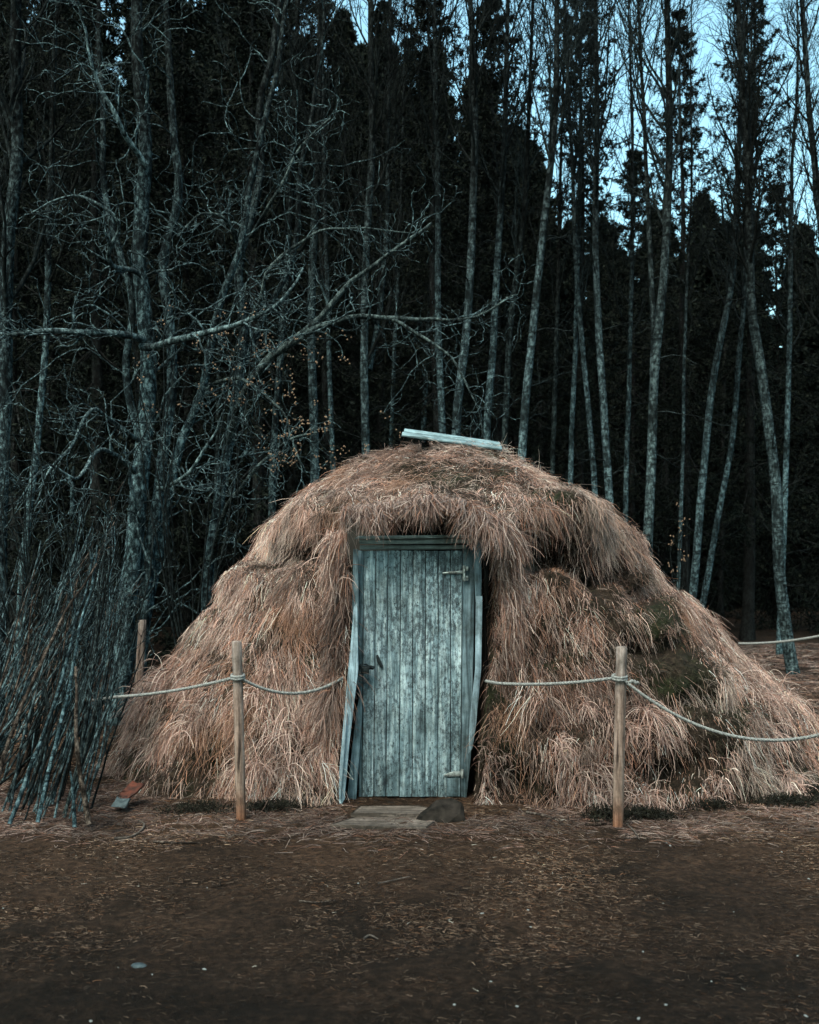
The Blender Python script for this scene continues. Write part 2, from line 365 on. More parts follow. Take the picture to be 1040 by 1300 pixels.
def build_thatch():
    NC = 27000; per = 23
    thc = rng.uniform(-np.pi-.25, .25, NC); tc = rng.uniform(0, 1, NC)**1.0*1.0
    keep = rng.uniform(size=NC) < np.clip(prof(PL, tc)[0]/2.4, .12, 1)
    thc, tc = thc[keep], tc[keep]; NC = len(thc)
    Pc = surf(thc, tc)
    # sparse patches and hollows
    hol = fbm(Pc+31, 2.3, 3); h2 = fbm(Pc+61, 6, 2); keep = ((hol < .17) & (h2 < .18)) | (rng.uniform(size=NC) < .09)
    keep &= (cavity(Pc) < .13) | (rng.uniform(size=NC) < .15)
    thc, tc, Pc = thc[keep], tc[keep], Pc[keep]; NC = len(thc)
    rc = np.maximum(prof(PL, tc)[0], .3)
    th = (thc[:, None]+rng.normal(0, .020, (NC, per))*2.2/rc[:, None]).ravel(); t = np.clip((tc[:, None]+rng.normal(0, .012, (NC, per))), 0, 1).ravel()
    P = surf(th, t); e = .01; offs = np.repeat(np.clip(rng.normal(.008, .022, NC), -.02, .05), per)
    Pu = surf(th, np.clip(t+e, 0, 1), False, False)-surf(th, np.clip(t-e, 0, 1), False, False); Pt = surf(th+e, t, False, False)-surf(th-e, t, False, False)
    nn = nrm(np.cross(Pt, Pu)); down = nrm(-Pu)
    down = np.where(t[:, None] > .985, nrm(rng.normal(size=P.shape)*np.array([1, 1, .1])), down)
    side = nrm(np.cross(nn, down))
    top = np.clip((t-.62)/.25, 0, 1)                                       # 1 on the roof top
    ca = np.repeat(rng.normal(0, .5, NC), per)+rng.normal(0, .32, len(th))+.8*fbm(P+70, 1.3, 2)+top*rng.normal(0, 1.3, len(th))
    # on the right shoulder the grass combs to the right
    ca = ca-.28*np.clip((P[:, 0]-.9)/1.5, 0, 1)+.25*np.clip((-.6-P[:, 0])/1.5, 0, 1)
    cs = np.sign(side[:, 0:1]+1e-6); side = side*cs
    flow = down*np.cos(ca)[:, None]-side*np.sin(ca)[:, None]
    lift = rng.uniform(-.05, .32, len(th))+top*.25
    L = np.repeat(np.where(rng.uniform(size=NC) < .72, rng.uniform(.05, .15, NC), rng.uniform(.14, .28, NC)), per)*rng.uniform(.5, 1.3, len(th))*(1-.35*top)
    lowc = t < .12; L = L*np.where(lowc, 1.0, 1)
    L = L*np.where((np.abs(P[:, 0]-DX) < .5) & (P[:, 2] > 1.7) & (P[:, 2] < 2.03) & (P[:, 1] < 7), .5, 1.)
    W = rng.uniform(.0018, .0038, len(th))
    d0 = flow+nn*lift[:, None]
    pat = fbm(P+13, 1.1, 3); pat2 = fbm(P+90, 2.7, 3)
    ci = rng.integers(0, len(PAL), NC); ci = np.repeat(ci, per); ri = rng.integers(0, len(PAL), len(th))
    ci = np.where(rng.uniform(size=len(th)) < .45, ci, ri)
    c = PAL[ci]*rng.uniform(.45, 1.25, (len(th), 1))*np.repeat(np.exp(rng.normal(-.14, .50, NC)), per)[:, None]*(1+1.0*pat[:, None])
    rust = np.clip((pat2-.18)*3.5, 0, 1)[:, None]*.6; c = c*(1-rust)+np.array([.27, .13, .075])*rust*rng.uniform(.5, 1.2, (len(th), 1))
    ash = np.clip((-pat2-.15)*3.5, 0, 1)[:, None]*.45; c = c*(1-ash)+np.array([.45, .38, .34])*ash
    pale = (lowc & (rng.uniform(size=len(th)) < .5))[:, None]; c = np.where(pale, c*1.25, c)
    ok = ~(inside(P[:, 0], P[:, 2], .02) & (P[:, 1] < 7.2))
    b = MB(); a = lambda x: x[ok]
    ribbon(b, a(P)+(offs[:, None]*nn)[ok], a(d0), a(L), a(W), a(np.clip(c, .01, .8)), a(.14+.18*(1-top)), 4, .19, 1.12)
    n = 170000; tf = rng.uniform(.0, .98, n); thf = rng.uniform(-np.pi-.2, .2, n); kk = rng.uniform(size=n) < np.clip(prof(PL, tf)[0]/2.6, .1, 1); tf, thf = tf[kk], thf[kk]; n = len(tf)
    Pf = surf(thf, tf); Uf = surf(thf, np.clip(tf+e, 0, 1), False, False)-surf(thf, np.clip(tf-e, 0, 1), False, False); Tf = surf(thf+e, tf, False, False)-surf(thf-e, tf, False, False)
    nf = nrm(np.cross(Tf, Uf)); okf = ~(inside(Pf[:, 0], Pf[:, 2], .02) & (Pf[:, 1] < 7.2)); Pf, nf, Uf = Pf[okf], nf[okf], Uf[okf]; n = len(Pf)
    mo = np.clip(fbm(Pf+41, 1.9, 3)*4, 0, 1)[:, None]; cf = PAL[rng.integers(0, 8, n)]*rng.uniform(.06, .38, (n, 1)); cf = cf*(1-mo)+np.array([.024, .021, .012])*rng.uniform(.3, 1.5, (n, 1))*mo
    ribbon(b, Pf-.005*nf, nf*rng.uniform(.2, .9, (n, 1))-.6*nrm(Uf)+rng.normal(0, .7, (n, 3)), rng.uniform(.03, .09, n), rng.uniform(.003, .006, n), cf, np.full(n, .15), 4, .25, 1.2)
    # tussocks: long arching pale blades along the foot
    NT = 60; tht = rng.uniform(-np.pi+.05, -.02, NT); tt = rng.uniform(0.0, .17, NT); Pt0 = surf(tht, tt, True, False)
    okt = ~inside(Pt0[:, 0], Pt0[:, 2], .05); tht, tt, Pt0 = tht[okt], tt[okt], Pt0[okt]; NT = len(tht); per = 120
    out = np.stack([np.cos(tht), np.sin(tht), 0*tht], -1)
    root = np.repeat(Pt0, per, 0)+rng.normal(0, 1, (NT*per, 3))*np.repeat(rng.uniform(.02, .08, NT), per)[:, None]; o2 = np.repeat(out, per, 0)
    rd = nrm(rng.normal(size=(NT*per, 3))*np.array([1, 1, .3])); d0 = o2*.55+rd*.75+np.array([0, 0, 1.])*rng.uniform(.1, 1.0, (NT*per, 1))
    L = np.repeat(rng.uniform(.10, .34, NT), per)*rng.uniform(.4, 1.2, NT*per)
    cc = PAL[rng.integers(0, 5, NT*per)]*rng.uniform(.7, 1.25, (NT*per, 1))*np.repeat(rng.uniform(.3, 1.1, NT), per)[:, None]
    def hug(P):
        P = P.copy(); P[..., 2] = np.maximum(P[..., 2], ground_z(P[..., 0], P[..., 1])+.006); return P
    ribbon(b, root, d0, L, rng.uniform(.003, .0065, NT*per), np.clip(cc, .01, .8), np.full(NT*per, .42), 6, .07, 1.1, hug)
    # strands framing the doorway and hanging from the lintel lip
    n = 5200; x = rng.uniform(DX-DW-.06, DX+DW+.10, n)
    y = 6.30+rng.uniform(-.03, .12, n); z = 1.885+rng.uniform(0, .09, n)+.02*np.sin(x*9)-.30*np.clip(np.abs(x-DX)-.12, 0, 1)**1.6-.25*np.clip(x-DX-.36, 0, 1)
    L = rng.uniform(.03, .15, n)*(1+.7*(x > .35))*(1+.5*np.sin(x*17+np.sin(x*41))); cc = PAL[rng.integers(0, 8, n)]*rng.uniform(.3, .95, (n, 1))*np.array([.93, .97, 1.0])
    d0 = np.stack([rng.normal(0, .3, n), -.5+rng.normal(0, .3, n), rng.normal(-.2, .3, n)], -1)
    ribbon(b, np.stack([x, y, z], -1), d0, L, rng.uniform(.003, .006, n), cc, np.full(n, .35), 5, .26)
    for sx, x0, n in ((-1, DX-DW-.03, 4200), (1, DX+DW+.03, 4800)):
        z = rng.uniform(.02, 1.78, n); cl = np.round(z*9)/9
        x = x0+sx*rng.uniform(0, .13, n)+.02*np.sin(z*11+sx); y = 6.42+rng.uniform(0, .2, n)
        x = x+(.04*(z > .95)-.09*np.clip(1-z/.8, 0, 1) if sx > 0 else -.11*np.clip(1-z, 0, 1))
        L = rng.uniform(.07, .24, n); L = np.minimum(L, z+.08)
        d0 = np.stack([sx*rng.uniform(-.12, .6, n)+.15*np.sin(cl*40), rng.uniform(-.5, -.05, n), rng.normal(-.5, .5, n)], -1)
        cc = PAL[rng.integers(0, 8, n)]*rng.uniform(.35, 1.0, (n, 1))*(.75+.35*np.sin(z*5+sx))[:, None]
        ribbon(b, np.stack([x, y, z], -1), d0, L, rng.uniform(.003, .0065, n), cc, np.full(n, .42), 5, .10)
    child(b, 'grass_thatch', M['straw'], hut, smooth=False)
build_thatch()

# ------------------------------------------------------------------ door, frame
def pz(py, Y): return CH+(HZ-py)/F*Y
def px_(px, Y): return (px-520)/F*Y
def poly(pts, Y): return [(px_(x, Y), pz(y, Y)) for x, y in pts]
def boards(name, m, items, root=hut, parent=None, bev=.003):
    b = MB()
    for pts, Y, th in items: b.prism(poly(pts, Y), Y, Y+th)
    o = b.build(name, m, root if parent is None else parent, smooth=False, bev=bev)
    shift_to(o, hut.location); return o
YD = 6.52
seams_t = [462, 477.3, 493, 509, 524.8, 540.6, 556.6, 572.2, 587.5]
seams_b = [459.5, 474.3, 490, 506.8, 523.2, 539.7, 555.8, 572.2, 585]
it = []
for k in range(8):
    tb = 1012+random.uniform(-1, 1); g = .4
    dY = random.uniform(-.004, .004)
    it.append(([(seams_t[k]+g, 699+random.uniform(-.6, .6)), (seams_t[k+1]-g, 699), (seams_b[k+1]-g, tb), (seams_b[k]+g, tb)], YD+dY, .025))
door = boards('door', M['door_wood'], it)
door['label'] = 'weathered teal plank door with dark flecks'
boards('door_ledge', M['frame_wood'], [([(466, 760), (584, 760), (584, 775), (466, 775)], YD+.032, .03)], parent=door)
boards('door_ledge', M['frame_wood'], [([(464, 940), (583, 940), (583, 955), (464, 955)], YD+.032, .03)], parent=door)
b = MB()                                              # top hinge: strap, plate and knuckle
b.prism(poly([(562, 726.5), (588, 724.2), (588, 728.2), (562, 728.8)], YD-.012), YD-.012, YD-.008)
b.prism(poly([(587.5, 719), (594.5, 719), (594.5, 724.5), (587.5, 724.5)], YD-.016), YD-.016, YD-.010)
b.prism(poly([(587.5, 731), (594.5, 731), (594.5, 737), (587.5, 737)], YD-.016), YD-.016, YD-.010)
b.tubes(np.array([at(589.5, 718, YD-.02), at(589.5, 738, YD-.02)]), np.array([.008, .008]), 8, True)
for x, y in ((568, 727.6), (577, 727), (592, 722), (592, 734)): b.box(at(x, y, YD-.018), (.007, .006, .007))
o = b.build('hinge', M['zinc'], door, smooth=False, bev=.001); shift_to(o, hut.location)
b = MB()
b.prism(poly([(563, 984), (575, 979.5), (585, 979.5), (589, 982), (583, 985.5), (568, 986)], YD-.014), YD-.014, YD-.006)
b.tubes(np.array([at(587, 977, YD-.02), at(587, 988, YD-.02)]), np.array([.009, .009]), 8, True)
o = b.build('hinge', M['zinc'], door, smooth=False, bev=.001); shift_to(o, hut.location)
boards('door_repair', M['frame_wood'], [([(567.5, 988), (584.5, 988), (584.5, 1011.5), (567, 1011.5)], YD-.008, .007)], parent=door)
b = MB()
for k in range(8):
    for y in (709, 766, 769, 945, 951, 1003):
        if k == 7 and y == 1003: continue
        u = (y-699)/313; x = (seams_t[k]+seams_t[k+1])/2*(1-u)+(seams_b[k]+seams_b[k+1])/2*u+random.uniform(-3, 3); y += random.uniform(-2, 2)
        if random.random() < .75:
            b = MB(); b.tubes(np.array([at(x, y, YD-.008), at(x, y, YD+.002)]), np.array([.0042, .0042]), 7, True)
            o = b.build('nail', M['iron'], door, smooth=False); shift_to(o, hut.location)
b = MB()                                              # black iron pull and latch with padlock
b.prism(poly([(477.5, 832), (480, 831), (486.5, 845), (486, 848.5), (483, 847), (478.5, 840)], YD-.012), YD-.012, YD-.006)
o = b.build('handle', M['iron'], door, smooth=False, bev=.001); shift_to(o, hut.location)
b = MB()
b.box(at(463, 847, YD-.045), (.085, .012, .022)); b.box(at(463.5, 850.5, YD-.065), (.055, .035, .045))
b.tubes(np.array([at(457, 851, YD-.06), at(455, 846.5, YD-.06), at(458, 843.5, YD-.06), at(465, 843, YD-.06), at(469, 846, YD-.06), at(469, 850, YD-.06)]), np.full(6, .0055), 6)
b.tubes(np.array([at(470, 847, YD-.065), at(474, 848, YD-.05)]), np.array([.012, .014]), 8, True)
o = b.build('padlock', M['iron'], door, smooth=False, bev=.003); shift_to(o, hut.location)

frame = boards('door_frame', M['frame_wood'], [
    ([(455, 699), (462.3, 699), (460.5, 860), (459.5, 1018), (455.5, 1018), (455, 860)], YD+.012, .10),      # inner left jamb
    ([(587.8, 694), (603, 694), (602, 800), (598, 960), (592, 1018), (585.5, 1018), (586.3, 900)], YD+.006, .10),  # right inner plank
    ([(448.5, 697), (454.5, 697), (455.5, 780), (455, 870), (447, 870), (446.8, 780)], YD-.05, .035),       # left casing
    ([(458.5, 872), (460.0, 905), (452, 1018), (440, 1020), (447, 950), (453, 900)], YD-.045, .03),
])
boards('door_jamb', M['frame_pale'], [([(449.5, 770), (453.5, 766), (455, 850), (444, 940), (437.5, 1015), (431, 1026), (430, 1000), (438.5, 890)], YD-.15, .035), ([(441, 905), (436.5, 910), (430.5, 985), (430.5, 1014), (433, 1016)], YD-.18, .025)], parent=frame)
boards('door_jamb', M['frame_wood'], [([(601.5, 680), (611, 680), (611.5, 735), (611, 762), (604, 765), (602.5, 720)], YD-.055, .05)], parent=frame)
boards('door_jamb', M['frame_pale'], [([(604.5, 757), (612.5, 757), (611, 850), (604.5, 920), (600, 950), (595, 957), (596.5, 915), (603.5, 850)], YD-.09, .03)], parent=frame)
boards('lintel', M['lintel_wood'], [
    ([(450, 684), (455, 680.5), (610.5, 678.6), (611, 682.3), (470, 684.5)], YD-.075, .06),
    ([(456, 685.2), (601, 683), (601.2, 689.7), (520, 690.8), (456, 690.4)], YD-.05, .06),
    ([(457, 692.2), (592, 691.6), (592, 697.2), (457, 698)], YD-.02, .06)], parent=frame)
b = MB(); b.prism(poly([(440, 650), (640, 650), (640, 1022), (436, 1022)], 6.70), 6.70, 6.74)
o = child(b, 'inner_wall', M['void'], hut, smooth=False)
b = MB()                                              # broken old boards in the gap right of the frame
for k, (x0, y0, x1, y1, r) in enumerate([(614, 690, 616, 765, .012), (619, 700, 615, 800, .010), (613, 770, 617, 860, .014), (622, 735, 612, 745, .010), (621, 770, 611, 775, .012)]):
    p = catmull([at(x0, y0, 6.50), at((x0+x1)/2+1.5, (y0+y1)/2, 6.48), at(x1, y1, 6.50)], 7); b.tubes(p, np.full(7, r)*rng.uniform(.7, 1.2, 7), 6, True)
child(b, 'log_end', M['spruce_bark'], hut)
boards('threshold', M['slab_wood'], [([(448, 1021), (540, 1021), (586, 1022), (586, 1029), (446, 1030)], YD-.13, .22)])

# doorstep planks on the ground
def slab(name, pts, zt, label):
    Ps = []
    for x, y in pts:
        Y = (CH-zt)*F/(y-HZ); Ps.append(at(x, y, Y))
    Ps = np.array(Ps); n = len(Ps); b = MB(); lo = Ps-np.array([0, 0, .05])
    v = np.vstack([Ps, lo, Ps.mean(0)]); q = [[i, (i+1) % n, (i+1) % n+n, i+n] for i in range(n)]; t = [[i, (i+1) % n, 2*n] for i in range(n)]
    b.add(v, q, t); c = Ps.mean(0); o = single(b, name, M['slab_wood'], (c[0], c[1], 0), smooth=False, bev=.004)
    tag(o, label, 'doorstep')
slab('doorstep', [(420, 1047), (455, 1036), (545, 1035), (556, 1040), (540, 1051), (470, 1049.5)], .025, 'pale flat slab on the ground in front of the hut door')
slab('doorstep', [(446, 1033), (458, 1023.5), (530, 1023), (545, 1026), (540, 1034), (470, 1033)], .045, 'narrow brownish plank directly under the door bottom')

def rock(name, c, size, m, label, seed, n=3, cat='stone', group=None, flat=0):
    import bmesh
    bm = bmesh.new(); bmesh.ops.create_icosphere(bm, subdivisions=n, radius=1)
    for v in bm.verts:
        p = np.array(v.co); d = 1+.28*float(fbm(p+seed, 1.1, 2))+.08*float(fbm(p+seed, 4, 2)); v.co = v.co*d
        v.co.x *= size[0]; v.co.y *= size[1]; v.co.z *= size[2]
        if flat: v.co.z = max(v.co.z, -size[2]*.5)
    me = bpy.data.meshes.new(name); bm.to_mesh(me); bm.free(); me.materials.append(m)
    for p in me.polygons: p.use_smooth = n > 2
    o = bpy.data.objects.new(name, me); col.objects.link(o); o.location = c
    return tag(o, label, cat, group) if label else o
def wedge_stone():
    import bmesh
    bm = bmesh.new(); r = np.random.default_rng(9)
    for x, y, z in [(-.14, -.05, -.03), (-.12, .04, -.03), (.12, .08, -.03), (.135, -.05, -.03), (.02, -.10, -.03), (-.06, -.04, .045), (-.02, .05, .085), (.06, .06, .10), (.11, .0, .085), (.10, -.055, .035), (.02, -.045, .075), (-.10, .0, .02), (.125, .05, .05)]:
        bm.verts.new((x, y, z))
    bmesh.ops.convex_hull(bm, input=bm.verts[:]); bmesh.ops.triangulate(bm, faces=bm.faces[:]); bmesh.ops.subdivide_edges(bm, edges=bm.edges[:], cuts=4, use_grid_fill=True)
    for v in bm.verts: v.co = v.co*(1+.10*float(fbm(np.array(v.co)+3, 9, 3)))
    me = bpy.data.meshes.new('stone'); bm.to_mesh(me); bm.free(); me.materials.append(M['stone']); o = bpy.data.objects.new('stone', me); col.objects.link(o)
    o.location = (.185, 6.0, .035); o.scale = (1.15, 1.1, .92); tag(o, 'dark wedge-shaped stone at the right end of the doorstep', 'stone')
wedge_stone()

# roof board
def plank3(name, a, c, w, th, m, tilt, label, cat):
    a, c = np.array(a), np.array(c); x = nrm(c-a); up = np.array([0, -math.sin(tilt), math.cos(tilt)]); up = nrm(up-(up@x)*x); y = np.cross(up, x)
    b = MB(); L = np.linalg.norm(c-a); R = np.stack([x, y, up], 1)
    n = 12
    for k, (o_, w_) in enumerate(((-.25, .49), (.26, .47))):
        b.box((a+c)/2+y*o_*w+up*(.004*k), (L-(.02 if k else 0), w_*w, th), R)
    o = single(b, name, m, (a+c)/2, smooth=False, bev=.004); return tag(o, label, cat)
plank3('roof_board', at(511, 549, 7.98), at(637, 567, 7.98), .23, .018, M['board_wood'], .33, 'pale blue-grey board lying tilted on top of the hut roof', 'board')
for x in (540, 612):
    b = MB(); b.tubes(np.array([at(x, 600, 8.0), at(x, 562+(x-540)*.12, 8.0)]), np.array([.03, .03]), 8, True); child(b, 'roof_prop', M['spruce_bark'], hut)

# ------------------------------------------------------------------ posts and ropes
def post(top, bot, Y, w, label, name='wooden_post'):
    a, c = at(*bot, Y), at(*top, Y); a[2] -= .12; r = w/2*Y/F; n = 14
    P = a+(c-a)*np.linspace(0, 1, n)[:, None]; P[:, 0] += .004*fbm(P, 4, 2)
    R = r*(1+.05*fbm(P+5, 7, 2)); P = np.vstack([P, P[-1]+[0, 0, .006]]); R = np.append(R, r*.85)
    b = MB(); b.tubes(P, R, 14, True); o = single(b, name, M['post_wood'], a); return tag(o, label, 'post')
post((300.5, 815), (307, 1040), 6.05, 12.5, 'pale round wooden post left of the hut door holding the rope')
post((789, 822), (784, 1051), 5.88, 13.5, 'pale wooden post right of the hut door with orange foot')
post((180.5, 788), (172, 930), 8.3, 10, 'short orange-brown post behind the left flank of the hut')
def rope(pts, r, label, wraps=()):
    P = []
    for k in range(len(pts)-1):
        (x0, y0, Y0), (x1, y1, Y1), sag = pts[k][:3], pts[k+1][:3], pts[k][3]
        a, c = at(x0, y0, Y0), at(x1, y1, Y1); s = np.linspace(0, 1, 26)[:, None]; q = a+(c-a)*s; q[:, 2:3] -= 4*sag*s*(1-s)
        P.append(q if k == 0 else q[1:])
    P = np.vstack(P); b = MB(); S = 10; n = len(P)
    # resample and twist three strands
    d = np.r_[0, np.cumsum(np.linalg.norm(np.diff(P, axis=0), axis=1))]; m = int(d[-1]/.012); u = np.linspace(0, d[-1], m)
    Q = np.stack([np.interp(u, d, P[:, i]) for i in range(3)], -1); T = nrm(np.gradient(Q, axis=0)); A = nrm(np.cross(T, [0, 0, 1.])); B = np.cross(T, A)
    for k in range(3):
        ph = u*110+k*2.094; b.tubes(Q+.5*r*(A*np.cos(ph)[:, None]+B*np.sin(ph)[:, None]), np.full(m, r*.58), 5)
    for (x, y, Y, pr) in wraps:
        for j in range(2):
            a = np.linspace(0, 2*np.pi, 25); c = at(x, y+j*3.0, Y); b.tubes(c+np.stack([np.cos(a)*(pr+r*.6), np.sin(a)*(pr+r*.6), .006*np.sin(a)], -1), np.full(25, r*.9), 6)
    o = single(b, 'rope', M['rope'], Q[0]); return tag(o, label, 'rope')
rope([(118, 889, 6.9, .0), (150, 884.5, 6.5, .02), (302, 859, 6.02, .105), (438, 859, 6.42, 0)], .0105, 'pale rope tied to the left post, hanging across to the door frame', [(302, 857.5, 6.05, .031)])
r2 = rope([(617, 864.5, 6.40, .0), (632, 867.5, 6.20, .02), (787, 859.5, 5.86, .18), (1062, 927, 5.6, 0)], .0105, 'pale rope tied to the right post, sagging deeply towards the right edge', [(786.5, 858.5, 5.88, .033)])
b = MB(); p = catmull([at(792, 861, 5.86), at(797, 867, 5.85), at(804, 864, 5.86), at(808, 868, 5.86), at(811, 866, 5.86)], 14); b.tubes(p, np.linspace(.009, .012, 14), 6, True)
o = b.build('rope_tail', M['rope'], r2); shift_to(o, r2.location)
rope([(938, 817, 10.5, .03), (1062, 803, 9.6, 0)], .014, 'pale rope stretched between the trees behind the hut at the right')

# ------------------------------------------------------------------ trees
def gz(x, y): return float(ground_z(x, y))
def trunk_line(pts, D, ztop, n=26, root=True, spread=0.):
    P = [at(x, y, D+spread*i) for i, (x, y) in enumerate(pts)]
    if root:
        g = gz(P[0][0], D)-.1
        if P[0][2] > g+.15:
            e = P[0]+(P[0]-P[1])/max(P[0][2]-P[1][2], -9)*0; e[0] += (P[0][0]-P[1][0])*min(1, (P[0][2]-g)/max(P[1][2]-P[0][2], .3))*.6; e[2] = g; P = [e]+P
        else: P[0][2] = g
    if ztop and P[-1][2] < ztop:
        d = P[-1]-P[-2]; d = d/max(d[2], .1); d[:2] *= .5; P.append(P[-1]+d*(ztop-P[-1][2])+np.array([0, .3, 0]))
    Q = catmull(P, n); Q[1:, 0] += .02*fbm(Q[1:]+D, 1.2, 2); Q[1:, 1] += .06*fbm(Q[1:]+D+9, .8, 2); return Q
def resamp(Q, n):
    d = np.r_[0, np.cumsum(np.linalg.norm(np.diff(Q, axis=0), axis=1))]; u = np.linspace(0, d[-1], n)
    return np.stack([np.interp(u, d, Q[:, i]) for i in range(3)], -1)
def birch(pts, D, w, label, H=12., nb=34, t0=.3, fork=None, group='bare birches behind the hut', m='birch_bark', dense=1., name='birch_tree', tips=True):
    Q = resamp(trunk_line(pts, D, H), 40); r = w/2*D/F
    R = r*np.interp(np.linspace(0, 1, 40), [0, .04, .5, 1], [1.2, 1.02, .72, .12])*(1+.06*fbm(Q*3, 1, 2))
    root = empty(name, tuple(Q[0]+[0, 0, .1]))
    b = MB(); b.tubes(Q, R, 9); stems = [(Q, R)]
    if fork:
        Qf = resamp(trunk_line(fork[0], D+.15, H*.9, root=False), 40); Rf = fork[1]/2*D/F*np.linspace(1, .15, 40); b.tubes(Qf, Rf, 8); stems.append((Qf, Rf))
    child(b, 'trunk', M[m], root)
    b = MB()
    for Q, R in stems:
        P1, R1 = grow(Q[None], R[None], nb, t0, .98, 1.9, .5, .55, .20, .10, 8, .42, .25)
        R1 = np.minimum(R1, .022)
        P2, R2 = grow(P1, R1, int(7*dense), .15, .98, .75, .3, .6, .10, .16, 5, .6, .35)
        P3, R3 = grow(P2, R2, int(4*dense), .2, .95, .30, .16, .6, .04, .2, 4, .7, .5)
        b.tubes(P1, R1, 5); b.tubes(P2, np.maximum(R2, .0035), 3)
        if tips: b.tubes(P3, np.maximum(R3, .0028), 3)
        # dead low twigs
        P4, R4 = grow(Q[None], R[None], 7, .10, t0, .5, 1.1, 1.2, -.03, .22, 7, .2, .25); R4 = np.minimum(R4, .009); b.tubes(P4, R4, 4)
        P5, R5 = grow(P4, R4, 4, .3, .95, .35, .2, .8, -.02, .3, 5, .7, .4); b.tubes(P5, np.maximum(R5, .003), 3)
    child(b, 'branches', M['twig_bark'], root)
    return tag(root, label, 'tree', group)
BG = 'bare birches behind the hut'
birch([(465, 590), (462, 430), (465, 300), (472, 180), (470, 40)], 11, 12, 'straight grey birch left of the roof board, forking halfway up', fork=([(469, 470), (480, 400), (488, 320), (492, 200)], 7))
birch([(400, 610), (395, 430), (400, 280), (405, 100)], 11.5, 13, 'dim straight birch rising above the left shoulder of the roof', t0=.5)
birch([(563, 560), (556, 400), (555, 200), (552, 60)], 12, 10, 'thin birch rising behind the middle of the roof board', t0=.5)
birch([(578, 570), (592, 430), (599, 300), (603, 150), (598, 30)], 11.5, 13, 'bright white-barked birch leaning right behind the roof board', t0=.5)
birch([(618, 575), (627, 430), (633, 300), (641, 150)], 12.5, 11, 'mottled birch above the right end of the roof board', t0=.5)
birch([(640, 600), (645, 450), (658, 330), (668, 220)], 13, 9, 'slim birch just right of the roof board end', t0=.45)
birch([(661, 610), (672, 470), (686, 330), (700, 200), (706, 80)], 11.5, 12, 'speckled birch leaning right beside the roof edge', t0=.5, nb=40)
birch([(757, 660), (745, 500), (737, 400), (730, 300)], 13.5, 8, 'slim pale birch leaning left behind the right roof slope', t0=.5)
birch([(776, 675), (768, 540), (761, 420), (756, 300), (757, 150)], 12.5, 11, 'darker birch rising from the right roof slope', t0=.5, nb=40)
birch([(821, 720), (828, 540), (836, 420), (845, 330), (850, 200), (848, 60)], 11.5, 13.5, 'bright birch with twin stems above the end of the roof', t0=.45, fork=([(829, 520), (829, 400), (823, 250), (815, 100)], 8), nb=36)
birch([(880, 755), (893, 600), (908, 470), (920, 400), (932, 300)], 15, 10.5, 'slim birch leaning right over the right slope, thicker of the pair', t0=.45)
birch([(893, 765), (915, 640), (930, 560), (938, 450), (948, 320)], 16, 8, 'thin curved birch leaning right over the right slope, thinner of the pair', t0=.45)
birch([(1009, 858), (992, 740), (985, 620), (966, 470), (952, 360), (948, 200), (940, 50)], 13.5, 15, 'bright white-barked birch curving left at the right edge behind the rope', t0=.45, nb=40)
birch([(862, 715), (868, 560), (870, 400), (878, 200)], 15, 5, 'very thin sapling between the twin-stemmed birch and the leaning pair', t0=.4, nb=24)
birch([(1062, 790), (1052, 500), (1046, 320), (1030, 150), (1020, 20)], 12.5, 12, 'many-twigged tree at the far right edge against the bright sky', t0=.35, nb=44, dense=1.2)
birch([(700, 640), (708, 400), (712, 200), (716, 60)], 15.5, 7, 'fine-twigged birch against the narrow sky gap right of centre', t0=.4, nb=34)
birch([(795, 680), (800, 400), (804, 200), (800, 60)], 14.5, 7, 'fine-twigged birch in front of the widest sky gap', t0=.4, nb=30)
birch([(990, 800), (1000, 500), (1005, 250), (1012, 60)], 15.5, 8, 'fine-twigged birch in front of the sky near the top right corner', t0=.4, nb=34)
birch([(0, 640), (8, 400), (12, 300), (24, 200), (20, 100), (22, 0)], 9.5, 20, 'thick pale trunk at the left edge of the forest', t0=.3, m='alder_bark', nb=30)
birch([(345, 640), (350, 520), (362, 380), (372, 200)], 11.5, 10, 'slim dim trunk behind the left shoulder of the hut', t0=.4, m='alder_bark')
birch([(28, 760), (45, 560), (60, 380), (66, 150)], 12, 10, 'slim trunk beside the thick left-edge trunk', t0=.4, m='alder_bark')
birch([(495, 620), (503, 400), (510, 200)], 15, 6, 'faint thin birch above the hut door', t0=.4)
fill = [(115, 14), (272, 15), (425, 14), (530, 16), (722, 14), (90, 15.5)]
for x, D in fill:
    l = random.uniform(-25, 25)
    birch([(x, 700), (x+l*.5, 450), (x+l, 200)], D, random.uniform(5, 8), 'faint thin bare trunk deep in the dark forest', t0=.35, nb=22, group='faint thin trunks deep in the forest', tips=False)

